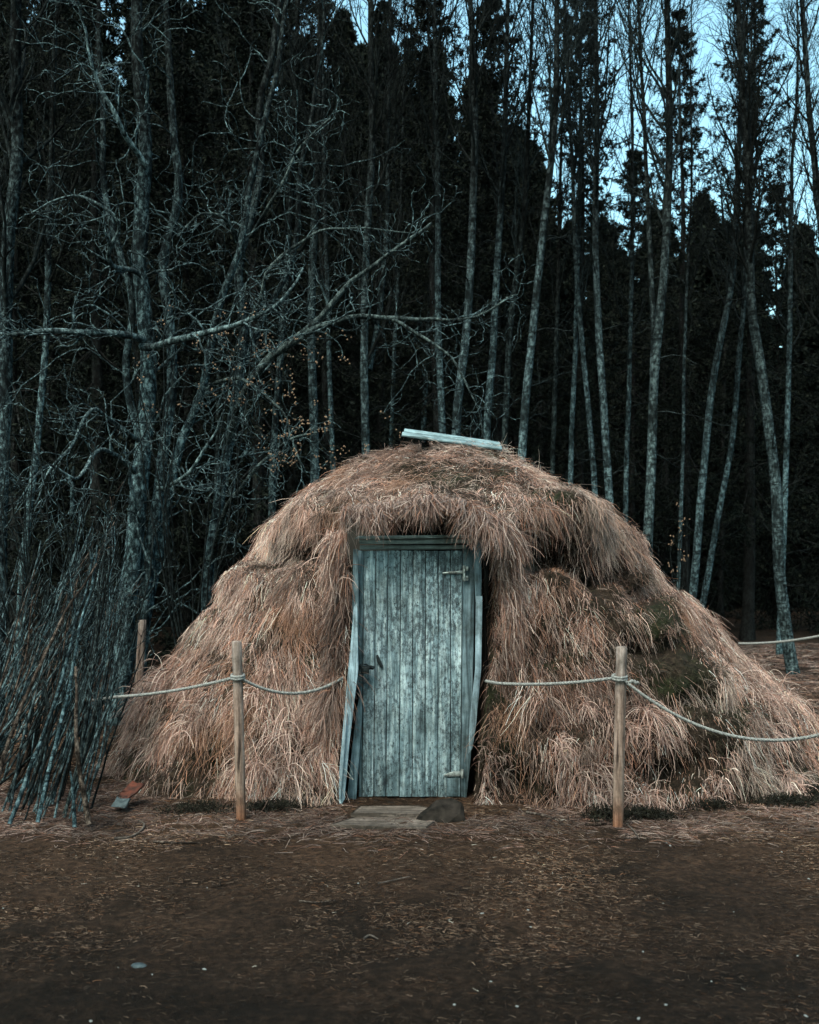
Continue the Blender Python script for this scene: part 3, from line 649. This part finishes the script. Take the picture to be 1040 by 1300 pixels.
# gnarled multi-stemmed trees on the left -------------------------------------------------
def gnarled(stems, limbs, label, name, catk=None, seed=0, tw=1.):
    first = stems[0]; Q0 = trunk_line(first[0], first[1], first[3])
    root = empty(name, tuple(Q0[0]+[0, 0, .1])); b = MB(); br = []
    tb = MB()
    for pts, D, w, ztop, rt in stems:
        Q = resamp(trunk_line(pts, D, ztop, root=rt), 40); r = w/2*D/F; Q[2:, 0] += .05*fbm(Q[2:]+D, 1.6, 3)
        R = r*np.interp(np.linspace(0, 1, 40), [0, .05, .5, 1], [1.25, 1., .7, .15])*(1+.10*fbm(Q*3, 1, 2)); b.tubes(Q, R, 10)
        P1, R1 = grow(Q[None], R[None], int(20*tw), .10, .98, 1.5, .8, 1.15, .0, .30, 12, .22, .3, .12); R1 = np.clip(R1, .005, .014)
        tb.tubes(P1, R1, 4); br.append((P1, R1))
    child(b, 'trunk', M['alder_bark'], root)
    lb = MB()
    for pts, w in limbs:
        P = np.array([at(x, y, D) for x, y, D in pts]); Q = resamp(catmull(P, 30), 30)
        Q[1:-1] += .035*np.stack([fbm(Q[1:-1]+k*7, 3, 2) for k in range(3)], -1)
        R = w/2*P[0][1]/F*np.linspace(1, .22, 30)*(1+.12*fbm(Q*4, 1, 2)); lb.tubes(Q, R, 7)
        P1, R1 = grow(Q[None], R[None], 12, .12, .97, .75, .5, .95, -.01, .28, 10, .45, .35, .15); R1 = np.clip(R1, .004, .010); tb.tubes(P1, R1, 4); br.append((P1, R1))
        
    child(lb, 'limb', M['limb_bark'], root)
    tips = []
    for P1, R1 in br:
        P2, R2 = grow(P1, R1, 3, .15, .97, .50, .3, .9, -.02, .36, 8, .7, .5, .2); tb.tubes(P2, np.maximum(R2, .0032), 3)
        P3, R3 = grow(P2, R2, 2, .3, .97, .22, .12, .9, 0, .35, 5, .8, .6, .2); tb.tubes(P3, np.maximum(R3, .0026), 3); tips += [P3[:, -1], P2[:, -1]]
    child(tb, 'twigs', M['limb_twig'], root)
    if catk:
        tips = np.vstack(tips); cb = MB(); n = 0
        sx = 520+tips[:, 0]/tips[:, 1]*F; sy = HZ-(tips[:, 2]-CH)/tips[:, 1]*F
        sel = np.zeros(len(tips), bool)
        for (x0, y0, x1, y1, k) in catk:
            w = np.where((sx > x0) & (sx < x1) & (sy > y0) & (sy < y1))[0]; rng.shuffle(w); sel[w[:k]] = True
        T = tips[sel]; leaf_cluster(cb, T); child(cb, 'dry_leaves', M['catkin'], root)
    return tag(root, label, 'tree')
OCT = np.array([(1, 0, 0), (-1, 0, 0), (0, 1, 0), (0, -1, 0), (0, 0, 1), (0, 0, -1)], float); OT = np.array([(0, 2, 4), (2, 1, 4), (1, 3, 4), (3, 0, 4), (2, 0, 5), (1, 2, 5), (3, 1, 5), (0, 3, 5)])
def leaf_cluster(b, T, per=4, s=.011, sp=.024):
    if not len(T): return
    c = np.repeat(T, per, 0)+rng.normal(0, sp, (len(T)*per, 3)); n = len(c)
    v = OCT[None]*rng.uniform(.6, 1.2, (n, 6, 1))*s+c[:, None]
    b.add(v, None, (OT[None]+np.arange(n)[:, None, None]*6).reshape(-1, 3))
gnarled([([(148, 930), (163, 760), (176, 640), (188, 480), (178, 330), (186, 200), (176, 60)], 9.6, 25, 11, True),
         ([(172, 920), (186, 740), (205, 600), (216, 450), (205, 350), (228, 250), (214, 120)], 9.7, 16, 10, True),
         ([(182, 800), (210, 660), (226, 570), (262, 480), (272, 400), (305, 310), (318, 210), (345, 110)], 9.8, 12, 9, False), ([(178, 560), (160, 470), (168, 380), (140, 270), (130, 150)], 9.7, 10, 9, False)],
        [([(182, 430, 9.5), (150, 424, 9.2), (110, 420, 9.0), (50, 418, 8.9), (0, 422, 8.8), (-50, 400, 8.8)], 11),
         ([(180, 440, 9.5), (240, 428, 9.1), (290, 412, 9.0), (335, 398, 8.9), (372, 365, 8.9), (385, 340, 9)], 11),
         ([(170, 600, 9.4), (130, 570, 8.8), (100, 610, 8.4), (60, 590, 8.2), (20, 640, 8.0)], 7),
         ([(175, 560, 9.4), (120, 520, 8.8), (95, 560, 8.6), (60, 600, 8.4), (45, 640, 8.3)], 6),
         ([(180, 350, 9.4), (140, 330, 9.0), (150, 280, 8.8), (100, 250, 8.8), (40, 270, 8.8)], 7),
         ([(200, 620, 9.5), (240, 600, 9.1), (265, 560, 9.0), (285, 520, 8.9)], 7),
         ([(186, 210, 9.5), (150, 150, 9.2), (120, 90, 9.1), (100, 10, 9)], 8)],
        'tall gnarled tree with several pale trunks rising from the brush stack', 'gnarled_tree', catk=[(150, 390, 330, 520, 40)])
gnarled([([(262, 760), (278, 640), (292, 560), (310, 440), (304, 340), (330, 230), (328, 130), (350, 40)], 10.4, 15, 10.5, True), ([(300, 500), (325, 420), (372, 330), (380, 230), (400, 120)], 10.5, 8, 9, False)],
        [([(288, 560, 10.2), (315, 490, 9.7), (345, 450, 9.5), (400, 410, 9.4), (440, 365, 9.4), (480, 335, 9.4), (520, 305, 9.4), (548, 283, 9.5)], 13),
         ([(345, 452, 9.5), (380, 428, 9.4), (410, 413, 9.4), (450, 404, 9.4), (520, 406, 9.4), (590, 404, 9.4), (625, 392, 9.4), (655, 374, 9.4)], 10),
         ([(498, 406, 9.4), (545, 430, 9.3), (575, 455, 9.3), (592, 490, 9.2), (606, 520, 9.2), (612, 555, 9.2)], 5),
         ([(265, 710, 10.3), (285, 650, 9.6), (308, 612, 9.3), (340, 580, 9.2), (372, 558, 9.1), (402, 549, 9.1)], 9),
         ([(262, 488, 10.0), (300, 482, 9.4), (335, 500, 9.3), (362, 530, 9.2), (385, 600, 9.1)], 6),
         ([(300, 420, 10.2), (330, 385, 9.8), (345, 340, 9.6), (395, 300, 9.5), (440, 290, 9.5), (530, 296, 9.5)], 6),
         ([(312, 330, 10.2), (290, 280, 9.8), (255, 270, 9.6), (225, 300, 9.5)], 6),
         ([(318, 300, 10.2), (350, 250, 9.8), (380, 190, 9.7), (420, 150, 9.6)], 6)],
        'crooked tree whose long limbs reach right above the hut roof', 'gnarled_tree', catk=[(330, 425, 450, 600, 75), (250, 420, 340, 520, 12)])
def shrub(base, stems, label, r=.006, leaves=None, name='shrub', n2=4, m='twig_bark', cat='shrub'):
    root = empty(name, tuple(base)); b = MB(); PP = []
    for tip, bend in stems:
        tip = np.array(tip, float); mid = (np.array(base)+tip)/2+np.array(bend); Q = catmull([base, mid, tip], 10)
        Q[1:] += .012*rng.normal(size=(9, 3)); PP.append(Q)
    P = np.array(PP); R = np.tile(np.linspace(r, r*.4, 10), (len(P), 1)); b.tubes(P, R, 5)
    P2, R2 = grow(P, R, n2, .3, .95, .28, .15, .6, .05, .2, 6, .7, .5); b.tubes(P2, np.maximum(R2, .0025), 3)
    child(b, 'stems', M[m], root)
    if leaves:
        c = MB(); T = np.vstack([P2[:, -1], P2[:, 3], P[:, -1], P[:, 7]]); rng.shuffle(T); leaf_cluster(c, T[:leaves], 3, .010, .02); child(c, 'buds', M['catkin'], root)
    return tag(root, label, cat)
sb = at(470, 640, 9.6); sb[2] = 1.2
shrub(sb, [(at(492, 528, 9.5), (0, 0, 0)), (at(462, 570, 9.5), (-.05, 0, 0)), (at(508, 552, 9.5), (.05, 0, 0)), (at(440, 585, 9.4), (0, 0, .1)), (at(425, 560, 9.4), (0, 0, .1))], 'small shrub with round tan buds behind the roof left of the board', leaves=34)
sb = at(868, 790, 9.6); sb[2] = .5
shrub(sb, [(at(861, 640, 9.6), (0, 0, 0)), (at(866, 672, 9.6), (0, 0, 0)), (at(873, 660, 9.6), (.02, 0, 0)), (at(850, 690, 9.6), (-.03, 0, 0))], 'thin upright shoots with tiny buds behind the right roof slope', leaves=22, n2=2)
for (x, y, D, lab) in [(245, 700, 9.2, 'wiry bare shrub arching over the left slope of the hut'), (40, 900, 7.8, 'wiry bare shrub behind the brush stack at the left edge'), (110, 880, 8.2, 'wiry bare shrub between the brush stack and the many-trunked tree')]:
    base = at(x, y, D); base[2] = gz(base[0], D)
    st = [(at(x+random.uniform(-110, 90), y-random.uniform(150, 420), D+random.uniform(-.5, .3)), (random.uniform(-.25, .25), 0, random.uniform(0, .3))) for _ in range(11)]
    shrub(base, st, lab, r=.010, n2=7)

# spruces --------------------------------------------------------------------------------
def spruce_mesh(H, Lmax, z0, seed, dens=1., wn=.026, ln=.11, gap=1.):
    global rng
    keep = rng; rng = np.random.default_rng(seed)
    zs = [z0]
    while zs[-1] < H-.15: zs.append(zs[-1]+gap*rng.uniform(.22, .44)*(.65+.6*(1-zs[-1]/H)))
    P, Lb = [], []
    for z in zs:
        u = 1-z/H; nb = rng.integers(4, 7); a0 = rng.uniform(0, 6.28)
        for k in range(nb):
            L = (Lmax*min(1, u*1.25)**.62*.92+.10)*rng.uniform(.42, 1.15); a = a0+k*6.283/nb+rng.uniform(-.3, .3)
            s = np.linspace(0, 1, 7); el = rng.uniform(-.50, -.18)*(.4+u) + .10*(1-u)**2*2
            x = L*s; zz = z+L*(el*s*1.5-.28*u*np.sin(s*np.pi)+.30*s**3)
            P.append(np.stack([x*np.cos(a), x*np.sin(a), zz], -1)+rng.normal(0, .012, (7, 3))*s[:, None]); Lb.append(L)
    P = np.array(P); R = np.linspace(1, .3, 7)[None]*(.006+.007*np.array(Lb)[:, None])
    S, RS = grow(P, R, int(18*dens), .10, .99, .46, .12, 1.0, -.15, .10, 4, .5, .4)
    Ll = np.repeat(np.array(Lb), int(18*dens))
    base = P[np.repeat(np.arange(len(P)), int(12*dens)), 0]
    sc = np.clip(Ll/Lmax+.25, .3, 1)[:, None, None]; S = S[:, :1]+(S-S[:, :1])*sc
    allP = np.concatenate([S], 0)
    n = int(17*dens); t = rng.uniform(0, 3, (len(allP), n)); i = np.minimum(t.astype(int), 2); f = (t-i)[..., None]
    I = np.arange(len(allP))[:, None]; c = (allP[I, i]*(1-f)+allP[I, i+1]*f).reshape(-1, 3); tg = nrm(allP[I, i+1]-allP[I, i]).reshape(-1, 3)
    d = nrm(tg*.8+rng.normal(0, .55, c.shape)+np.array([0, 0, -.15])); sd = nrm(np.cross(d, rng.normal(size=c.shape)))
    l = ln*rng.uniform(.5, 1.2, (len(c), 1)); w = wn*rng.uniform(.6, 1.2, (len(c), 1))
    V = np.stack([c-d*l*.15, c+d*l*.4+sd*w*.5, c+d*l, c+d*l*.4-sd*w*.5], 1); q = np.arange(len(c)*4).reshape(-1, 4)
    nb = MB(); nb.add(V, q)
    tb = MB(); tz = np.linspace(-.3, H, 20); tb.tubes(np.stack([.03*np.sin(tz), .03*np.cos(tz*.7), tz], -1), np.interp(tz, [-.3, 0, .5, H], [.2, .16, .125, .01])*H/14, 10)
    tb.tubes(P, R, 3)
    # dead whiskers on the lower bole
    zz = rng.uniform(.4, max(z0, .8)+1.5, 40); aa = rng.uniform(0, 6.28, 40); dl = rng.uniform(.3, .9, 40)
    s = np.linspace(0, 1, 5)[None, :, None]; d3 = np.stack([np.cos(aa), np.sin(aa), rng.uniform(-.5, 0, 40)], -1)[:, None]
    W = np.stack([0*zz, 0*zz, zz], -1)[:, None]+d3*s*dl[:, None, None]; tb.tubes(W, np.tile(np.linspace(.008, .002, 5), (40, 1)), 3)
    rng = keep
    return nb, tb
kinds = [(15.5, 2.5, 1.2, 21), (14, 2.1, 2.0, 22), (13, 2.6, .8, 23), (16, 2.3, 3.2, 24)]
protos = []
def spruce(px, D, k, Hs, label, rot=None, group='dark spruces behind the birches', ws=1.):
    H, Lm, z0, sd = kinds[k]
    root = empty('spruce_tree', ((px-520)/F*D, D, gz((px-520)/F*D, D)))
    s = Hs/H; root.scale = (s*ws, s*ws, s); root.rotation_euler = (random.uniform(-.02, .02), random.uniform(-.02, .02), random.uniform(0, 6.28) if rot is None else rot)
    if protos[k] is None:
        nb, tb = spruce_mesh(H, Lm, z0, sd, gap=1.7 if k in (1, 3) else 1.35); cr = nb.build('crown', M['needles'], root, smooth=False); tr = tb.build('trunk', M['spruce_bark'], root); protos[k] = (cr, tr)
    else:
        for o in protos[k]: c = o.copy(); col.objects.link(c); c.parent = root
    return tag(root, label, 'tree', group)
protos = [None]*4
SG = 'dark spruces behind the birches'
def ztop(py, D): return CH+(HZ-py)/F*D
SP = [ # px, D, kind, top pixel y (may be above the frame), label
 (950, 17.5, 3, -45, 'tall layered spruce with grey trunk at the right, next to the curving birch'),
 (872, 18.5, 3, 30, 'narrow spruce whose pointed top stands in the widest sky gap'),
 (735, 16, 0, -15, 'dense black spruce column between the two right-hand sky gaps'),
 (640, 16.5, 2, 5, 'dark spruce whose top shows above the roof board end'),
 (560, 15, 0, -50, 'tall dark spruce straight above the roof board'),
 (985, 20, 2, 245, 'small full spruce low near the right edge'),
 (1050, 19, 2, 300, 'spruce cut by the right edge above the rope'),
 (420, 15.5, 3, -80, 'dark spruce above the left shoulder of the roof'),
 (330, 14.5, 0, -180, 'tall dark spruce behind the crooked long-limbed tree'),
 (240, 16, 2, -90, 'broad dark spruce behind the many-trunked tree'),
 (120, 14, 0, -220, 'tall dark spruce in the top left part of the forest'),
 (20, 15, 2, -150, 'broad dark spruce at the left edge of the forest'),
 (480, 18, 0, 15, 'spruce behind the forked birch left of centre'),
 (800, 21, 2, 200, 'low broad spruce behind the twin-stemmed birch'),
]
for px, D, k, ty, lab in SP:
    spruce(px, D, k, ztop(ty, D), lab)
more = [(60, 19, 1, -40), (175, 19, 3, -90), (285, 20, 0, -60), (375, 19, 2, -30), (525, 21, 3, 60), (600, 20, 2, 120), (690, 21, 0, 250), (765, 23, 1, 260), (845, 24, 2, 300), (915, 23, 0, 330), (-60, 17, 0, -80), (1100, 22, 0, 150),
        (450, 22, 0, 80), (215, 21, 1, -50), (100, 22, 2, 20), (0, 21, 3, -40), (330, 22, 1, 0), (655, 24, 2, 180), (570, 24, 0, 150)]
for px, D, k, ty in more: spruce(px, D, k, ztop(ty, D), 'black spruce deep in the forest merging with its neighbours', group='black spruces deep in the forest')

def far_wood():
    global rng
    nb, tb = spruce_mesh(11, 1.9, .3, 77, .62, .11, .24); V = np.concatenate(nb.v).reshape(-1, 4, 3)
    b = MB(); r = np.random.default_rng(5)
    for D, n in ((26, 20), (30, 23), (35, 26), (41, 30)):
        for k in range(n):
            x = (k/(n-1)-.5)*D*1.35+r.uniform(-.6, .6); px = 520+x/D*F
            ty = np.interp(px, [0, 250, 500, 700, 820, 1040], [60, 70, 130, 290, 350, 340])+r.uniform(-90, 90)
            h = ztop(ty, D)/11; a = r.uniform(0, 6.28); c, s = math.cos(a), math.sin(a)
            W = V.copy(); w = 1.05*h**.4; x0 = (W[..., 0]*c-W[..., 1]*s)*w; y0 = (W[..., 0]*s+W[..., 1]*c)*w
            W = np.stack([x0+x, y0+D+r.uniform(-1, 1), W[..., 2]*h+float(ground_z(x, D))], -1); b.add(W, np.arange(W.shape[0]*4).reshape(-1, 4))
    o = b.build('distant_forest', M['needles'], None, smooth=False); tag(o, 'black mass of distant spruces closing off the forest', 'forest', kind='stuff')
far_wood()

for px, D, k, h in [(-9.5, -4.5, 0, 15), (-6, -6, 2, 14), (-3, -5, 3, 16), (-.3, -6.5, 0, 16), (2.6, -5, 2, 15), (5.2, -6.2, 1, 15), (8, -4.8, 0, 14), (-9.5, 2.4, 2, 14), (10, 2.6, 0, 14), (-1.8, -9, 1, 17), (3.8, -9, 3, 17), (-7.2, -1.2, 0, 14), (7.4, -1.4, 2, 14), (-1.4, -4.2, 2, 16), (2.0, -4.4, 0, 16)]:  # out-of-view spruces, added to block light and shade the foreground
    spruce(520+px/D*F, D, k, h, 'unseen tall spruce added around the viewpoint to shade the foreground', group='unseen spruces added for foreground shade')

# ------------------------------------------------------------------ leaning brush stack
STL = 'slender weathered pole in the dense leaning brush stack at the left edge'
def stick(a, c, r, bend, m, label, group='poles leaning in the brush stack', fork=True):
    a, c = np.array(a), np.array(c); s = np.linspace(0, 1, 16)[:, None]
    Q = a+(c-a)*s+np.array(bend)*4*s*(1-s); w = np.stack([fbm(Q+11*k, 2.4, 3) for k in range(3)], -1); Q = Q+.05*w*s**.5
    R = r*np.linspace(1.1, .45, 16)*(1+.15*fbm(Q, 9, 2)); b = MB(); b.tubes(Q, R, 6, True)
    if fork:
        P1, R1 = grow(Q[None], R[None], 3, .35, .95, .5, .3, .4, .05, .12, 7, .6, .4); b.tubes(P1, R1, 4)
        P2, R2 = grow(P1, R1, 3, .3, .95, .2, .12, .5, .05, .2, 5, .7, .5); b.tubes(P2, np.maximum(R2, .0022), 3)
    o = single(b, 'leaning_pole', m, a); return tag(o, label, 'pole', group)
for k in range(110):
    f = random.random(); bx = -85+195*f+random.uniform(-12, 12); D = random.uniform(6.0, 7.3)
    a = at(bx, 1000, D); a[2] = gz(a[0], D)-.05
    tx = bx+random.uniform(80, 165)*(1.2-.75*f); ty = random.uniform(650, 850)
    c = at(tx, ty, D+random.uniform(.5, 1.3))
    stick(a, c, random.uniform(.0045, .010), (random.uniform(-.08, .10), 0, random.uniform(-.04, .02)), M[random.choice(['stick_bark', 'limb_twig', 'limb_twig', 'twig_bark', 'stick_brown', 'limb_twig'])], STL)
stick(at(113, 1046, 5.9), at(97, 850, 6.0), .017, (-.02, 0, 0), M['stick_brown'], 'knobbly brown upright pole at the front right of the brush stack', fork=False)
stick(at(95, 1050, 5.9), at(94, 975, 5.95), .013, (0, 0, 0), M['stick_bark'], 'short blue-grey stub beside the knobbly brown pole', fork=False)
stick(at(-10, 1010, 5.95), at(125, 715, 6.6), .013, (-.05, 0, .05), M['stick_brown'], 'long reddish-brown pole crossing the front of the brush stack', fork=False)
stick(at(12, 1046, 5.9), at(120, 700, 6.7), .012, (.04, 0, 0), M['stick_bark'], 'long blue-grey pole curving up beside the reddish-brown pole', fork=True)
stick(at(48, 1044, 5.9), at(128, 690, 6.7), .012, (.0, 0, 0), M['stick_bark'], 'thick blue-grey pole rising steeply in the middle of the brush stack', fork=True)
stick(at(62, 900, 6.3), at(2, 750, 7.0), .008, (.05, 0, .0), M['twig_bark'], 'thin branch crossing the brush stack towards the upper left', fork=True)

# ------------------------------------------------------------------ ground litter
def litter():
    b = MB(); n = 330000
    Y = 2.9+9.5*rng.uniform(size=n)**1.25; X = rng.uniform(-.5, .5, n)*Y*.92
    p = np.stack([X, Y, 0*X], -1); dn = fbm(p, 1.4, 3); ok = rng.uniform(size=n) < np.clip(.55+dn*1.1, .12, 1)*np.clip((Y-2.6)/2.6, .3, 1)
    X, Y, dn = X[ok], Y[ok], dn[ok]; n = len(X); p = np.stack([X, Y, ground_z(X, Y)+.003], -1)
    a = rng.uniform(0, 6.28, n); d0 = np.stack([np.cos(a), np.sin(a)*.8, rng.uniform(.05, .8, n)], -1)
    L = rng.uniform(.012, .045, n)*(1+.6*(Y > 5.6)); W = rng.uniform(.0018, .0042, n)*np.clip(Y/4.5, .8, 2.2)
    pal = np.array([(.15, .10, .075), (.10, .065, .05), (.20, .145, .115), (.065, .045, .035), (.26, .20, .165), (.14, .075, .045)])*.50
    c = pal[rng.integers(0, 6, n)]*rng.uniform(.5, 1.9, (n, 1))*(1+1.1*dn[:, None])
    c = c*np.array([.80, .70, .63])*np.exp(rng.normal(-.35, .38, (n, 1)))*np.clip(.25+Y*.14, .5, 1.2)[:, None]*1.25  # blades darken towards the viewer: foreground shade painted into the straw colour
    br = rng.uniform(size=n) < .0012; c[br] = (.42, .38, .34)
    def hug(P):
        P = P.copy(); P[..., 2] = np.maximum(P[..., 2], ground_z(P[..., 0], P[..., 1])+.003); return P
    ribbon(b, p, d0, L, W, np.clip(c, .005, .6), np.full(n, .45), 4, .12, 1.1, hug)
    # longer straw along the foot of the hut and at the back right
    n = 26000; X = rng.uniform(-3.4, 3.4, n); Y = 6.05+rng.normal(0, .22, n)+.05*X*X*.6
    ok = (np.abs(X-.1) > .55) | (Y < 6.0); X, Y = X[ok], Y[ok]; n = len(X)
    n2 = 30000; X2 = rng.uniform(1.5, 9, n2); Y2 = rng.uniform(8.5, 17, n2); X = np.r_[X, X2]; Y = np.r_[Y, Y2]; n = len(X)
    n3 = 9000; X = np.r_[X, rng.uniform(-3.4, -1.6, n3)]; Y = np.r_[Y, rng.uniform(5.75, 7, n3)**1.0]; n = len(X)
    p = np.stack([X, Y, ground_z(X, Y)+.003], -1); a = rng.uniform(0, 6.28, n); d0 = np.stack([np.cos(a), np.sin(a), rng.uniform(.0, .7, n)], -1)
    dn = fbm(p, 2.2, 2); c = PAL[rng.integers(0, 8, n)]*rng.uniform(.12, .5, (n, 1))*(1+.9*dn[:, None])
    far = Y > 8; ribbon(b, p, d0, rng.uniform(.06, .19, n)*(1+far*.6), rng.uniform(.003, .006, n)*(1+far), np.clip(c, .01, .6), np.full(n, .5), 4, .15, 1.1, hug)
    o = b.build('dead_grass', M['straw'], None, smooth=False); tag(o, 'flattened brown dead grass and straw litter over the forest clearing', 'grass', kind='stuff')
litter()
def moss():
    b = MB()
    for (x, y, rx, ry, n_) in [(838, 1000, .22, .12, 5000), (820, 1034, .2, .05, 2600), (770, 1036, .15, .07, 2500), (900, 1024, .2, .04, 1200), (1000, 1018, .3, .06, 2500), (350, 1028, .22, .05, 2000), (250, 1030, .25, .05, 1500), (1035, 1008, .2, .08, 1500)]:
        n = int(n_*.45); ry = ry*.8; Yc = CH*F/(y-HZ); c = at(x, y, Yc); X = c[0]+rng.normal(0, rx*.45, n); Y = c[1]+rng.normal(0, ry, n)-.02
        p = np.stack([X, Y, ground_z(X, Y)], -1); h = np.exp(-((X-c[0])/rx)**2); d0 = rng.normal(0, .6, (n, 3))+np.array([0, -.1, .8])
        p[:, 2] += rng.uniform(0, .06, n)*h
        cc = np.array([(.010, .009, .006)])*rng.uniform(.5, 2.2, (n, 1)); ribbon(b, p, d0, rng.uniform(.015, .045, n), rng.uniform(.004, .008, n), cc, np.full(n, .2), 3, .2)
    o = b.build('moss', M['straw'], None, smooth=False); tag(o, 'dark green moss cushions along the foot of the hut', 'moss', kind='stuff')
moss()
def twig(pts, r, m, label, cat='stick', name='fallen_stick', lift=.012, group=None):
    P = []
    for x, y in pts:
        Y = CH*F/(y-HZ); p = at(x, y, Y); p[2] = gz(p[0], p[1])+lift; P.append(p)
    Q = catmull(P, 16); Q[:, 2] += .006*fbm(Q, 8, 2); b = MB(); b.tubes(Q, r*np.linspace(1, .6, 16)*(1+.2*fbm(Q, 20, 2)), 6, True); o = single(b, name, m, Q[0]); tag(o, label, cat, group)
twig([(668, 1038), (690, 1040), (712, 1046)], .010, M['stick_brown'], 'brown stick lying just left of the right post foot')
twig([(744, 1052), (757, 1050), (770, 1046)], .012, M['stick_brown'], 'short thick stick lying beside the right post foot')
twig([(795, 1046), (804, 1056), (812, 1066)], .006, M['slab_wood'], 'pale straight stick lying right of the right post foot')
twig([(145, 1064), (165, 1062), (180, 1054), (183, 1046), (176, 1041)], .008, M['slab_wood'], 'curled pale twig on the ground by the brush stack')
twig([(195, 1069), (225, 1071), (254, 1071)], .007, M['stick_brown'], 'thin dark stick lying left of the left post on bare ground')
twig([(480, 1128), (500, 1124), (520, 1121)], .004, M['slab_wood'], 'thin straw stick on the ground below the doorstep')
twig([(380, 1147), (400, 1150), (425, 1148)], .004, M['stick_brown'], 'short thin twig in the middle of the bare ground')
twig([(270, 1125), (278, 1127), (279, 1119), (274, 1117)], .004, M['stick_brown'], 'small curled twig on the bare ground below the left post')
twig([(462, 1196), (470, 1192), (480, 1197)], .005, M['slab_wood'], 'pale forked twig lying low on the ground near the centre')
# dark branch caught on the right slope
P = np.array([at(903, 898, 6.98), at(935, 912, 6.96), at(975, 922, 7.0), at(1010, 931, 7.1)]); Q = catmull(P, 16); Q[:, 1] -= .12; b = MB(); b.tubes(Q, np.linspace(.013, .006, 16)*(1+.2*fbm(Q, 20, 2)), 6, True)
tag(single(b, 'fallen_stick', M['spruce_bark'], Q[0]), 'dark branch lying across the lower right slope of the hut', 'stick')
def pebbles():
    proto = None
    for i in range(40):
        Y = random.uniform(3.3, 6.0); X = random.uniform(-.42, .42)*Y; s = random.uniform(.003, .008)
        if proto is None: proto = o = rock('pebble', (X, Y, gz(X, Y)), (1, .8, .5), M['pale_stone'], None, 3.1, 1)
        else: o = proto.copy(); col.objects.link(o)
        o.location = (X, Y, gz(X, Y)+s*.3); o.scale = (s*random.uniform(.7, 1.8), s, s); o.rotation_euler = (0, 0, random.uniform(0, 6))
        tag(o, 'tiny pale pebble scattered on the bare brown ground', 'pebble', 'pale pebbles scattered on the ground')
pebbles()
rock('pebble', at(176, 1226, 3.88)+np.array([0, 0, .0]), (.032, .02, .008), M['blue_cloth'], 'pale bluish flat flake on the ground at lower left', 2., 2, 'pebble')
# crumpled cloth by the left foot of the hut
def crumple(name, pts, m, label):
    P = np.array([at(*p) for p in pts]); n = 14; g = []
    for i in range(n):
        for j in range(n):
            u, v = i/(n-1), j/(n-1); q = (P[0]*(1-u)+P[1]*u)*(1-v)+(P[3]*(1-u)+P[2]*u)*v; q = q+np.array([.012, .05, .02])*np.array([float(fbm(q+k*3, 14, 2)) for k in range(3)]); g.append(q)
    g = np.array(g); bk = g+np.array([0, .035, -.01]); idx = np.arange(n*n).reshape(n, n); q = np.stack([idx[:-1, :-1], idx[1:, :-1], idx[1:, 1:], idx[:-1, 1:]], -1).reshape(-1, 4)
    ed = list(idx[0])+list(idx[1:, -1])+list(idx[-1, :-1][::-1])+list(idx[1:-1, 0][::-1]); side = [[ed[k], ed[(k+1) % len(ed)], ed[(k+1) % len(ed)]+n*n, ed[k]+n*n] for k in range(len(ed))]
    b = MB(); b.add(np.vstack([g, bk]), np.vstack([q, q[:, ::-1]+n*n, side])); tag(single(b, name, m, g.mean(0)), label, 'cloth')
crumple('crumpled_cloth', [(148, 1012, 6.35), (160, 1014, 6.3), (182, 996, 6.4), (168, 990, 6.45)], M['orange_cloth'], 'crumpled orange cloth tucked under the left foot of the hut')
crumple('crumpled_cloth', [(140, 1026, 6.2), (158, 1026, 6.2), (164, 1014, 6.25), (148, 1011, 6.3)], M['blue_cloth'], 'crumpled grey-blue cloth on the ground below the orange one')

# ------------------------------------------------------------------ light, world, camera
SUN_EL, SUN_ROT = math.radians(55), math.radians(205)
w = bpy.data.worlds.new('World'); scene.world = w; w.use_nodes = True; nt = w.node_tree
bg = nt.nodes['Background']; sky = N(nt, 'ShaderNodeTexSky', sky_type='NISHITA'); sky.sun_disc = False; sky.sun_elevation = SUN_EL; sky.sun_rotation = SUN_ROT
sky.air_density = 1.0; sky.dust_density = 3.0; sky.ozone_density = 1.0
tint = mix(nt, sky.outputs[0], (.86, 1.11, .88), 1., 'MULTIPLY')
nt.links.new(tint, bg.inputs[0]); bg.inputs[1].default_value = .15
s = bpy.data.lights.new('sun', 'SUN'); s.energy = 1.4; s.angle = math.radians(30); s.color = (1, .90, .83); so = bpy.data.objects.new('sun', s); col.objects.link(so)
from mathutils import Vector
d = Vector((math.sin(SUN_ROT)*math.cos(SUN_EL), math.cos(SUN_ROT)*math.cos(SUN_EL), math.sin(SUN_EL)))
so.rotation_euler = d.to_track_quat('Z', 'Y').to_euler()
cam = bpy.data.cameras.new('camera'); co = bpy.data.objects.new('camera', cam); col.objects.link(co); scene.camera = co
co.location = (0, 0, CH); co.rotation_euler = (math.radians(90), 0, 0)
cam.sensor_fit = 'VERTICAL'; cam.sensor_height = 36; cam.sensor_width = 36*.8; cam.lens = 36*F/1300; cam.shift_y = (HZ-650)/1300
cam.clip_start = .05; cam.clip_end = 3000
cam.dof.use_dof = True; cam.dof.focus_distance = 6.5; cam.dof.aperture_fstop = 2.8
scene.render.engine = 'CYCLES'
scene.cycles.max_bounces = 5; scene.cycles.diffuse_bounces = 3
scene.view_settings.view_transform = 'Standard'; scene.view_settings.look = 'None'; scene.view_settings.exposure = 1.66; scene.view_settings.gamma = 1
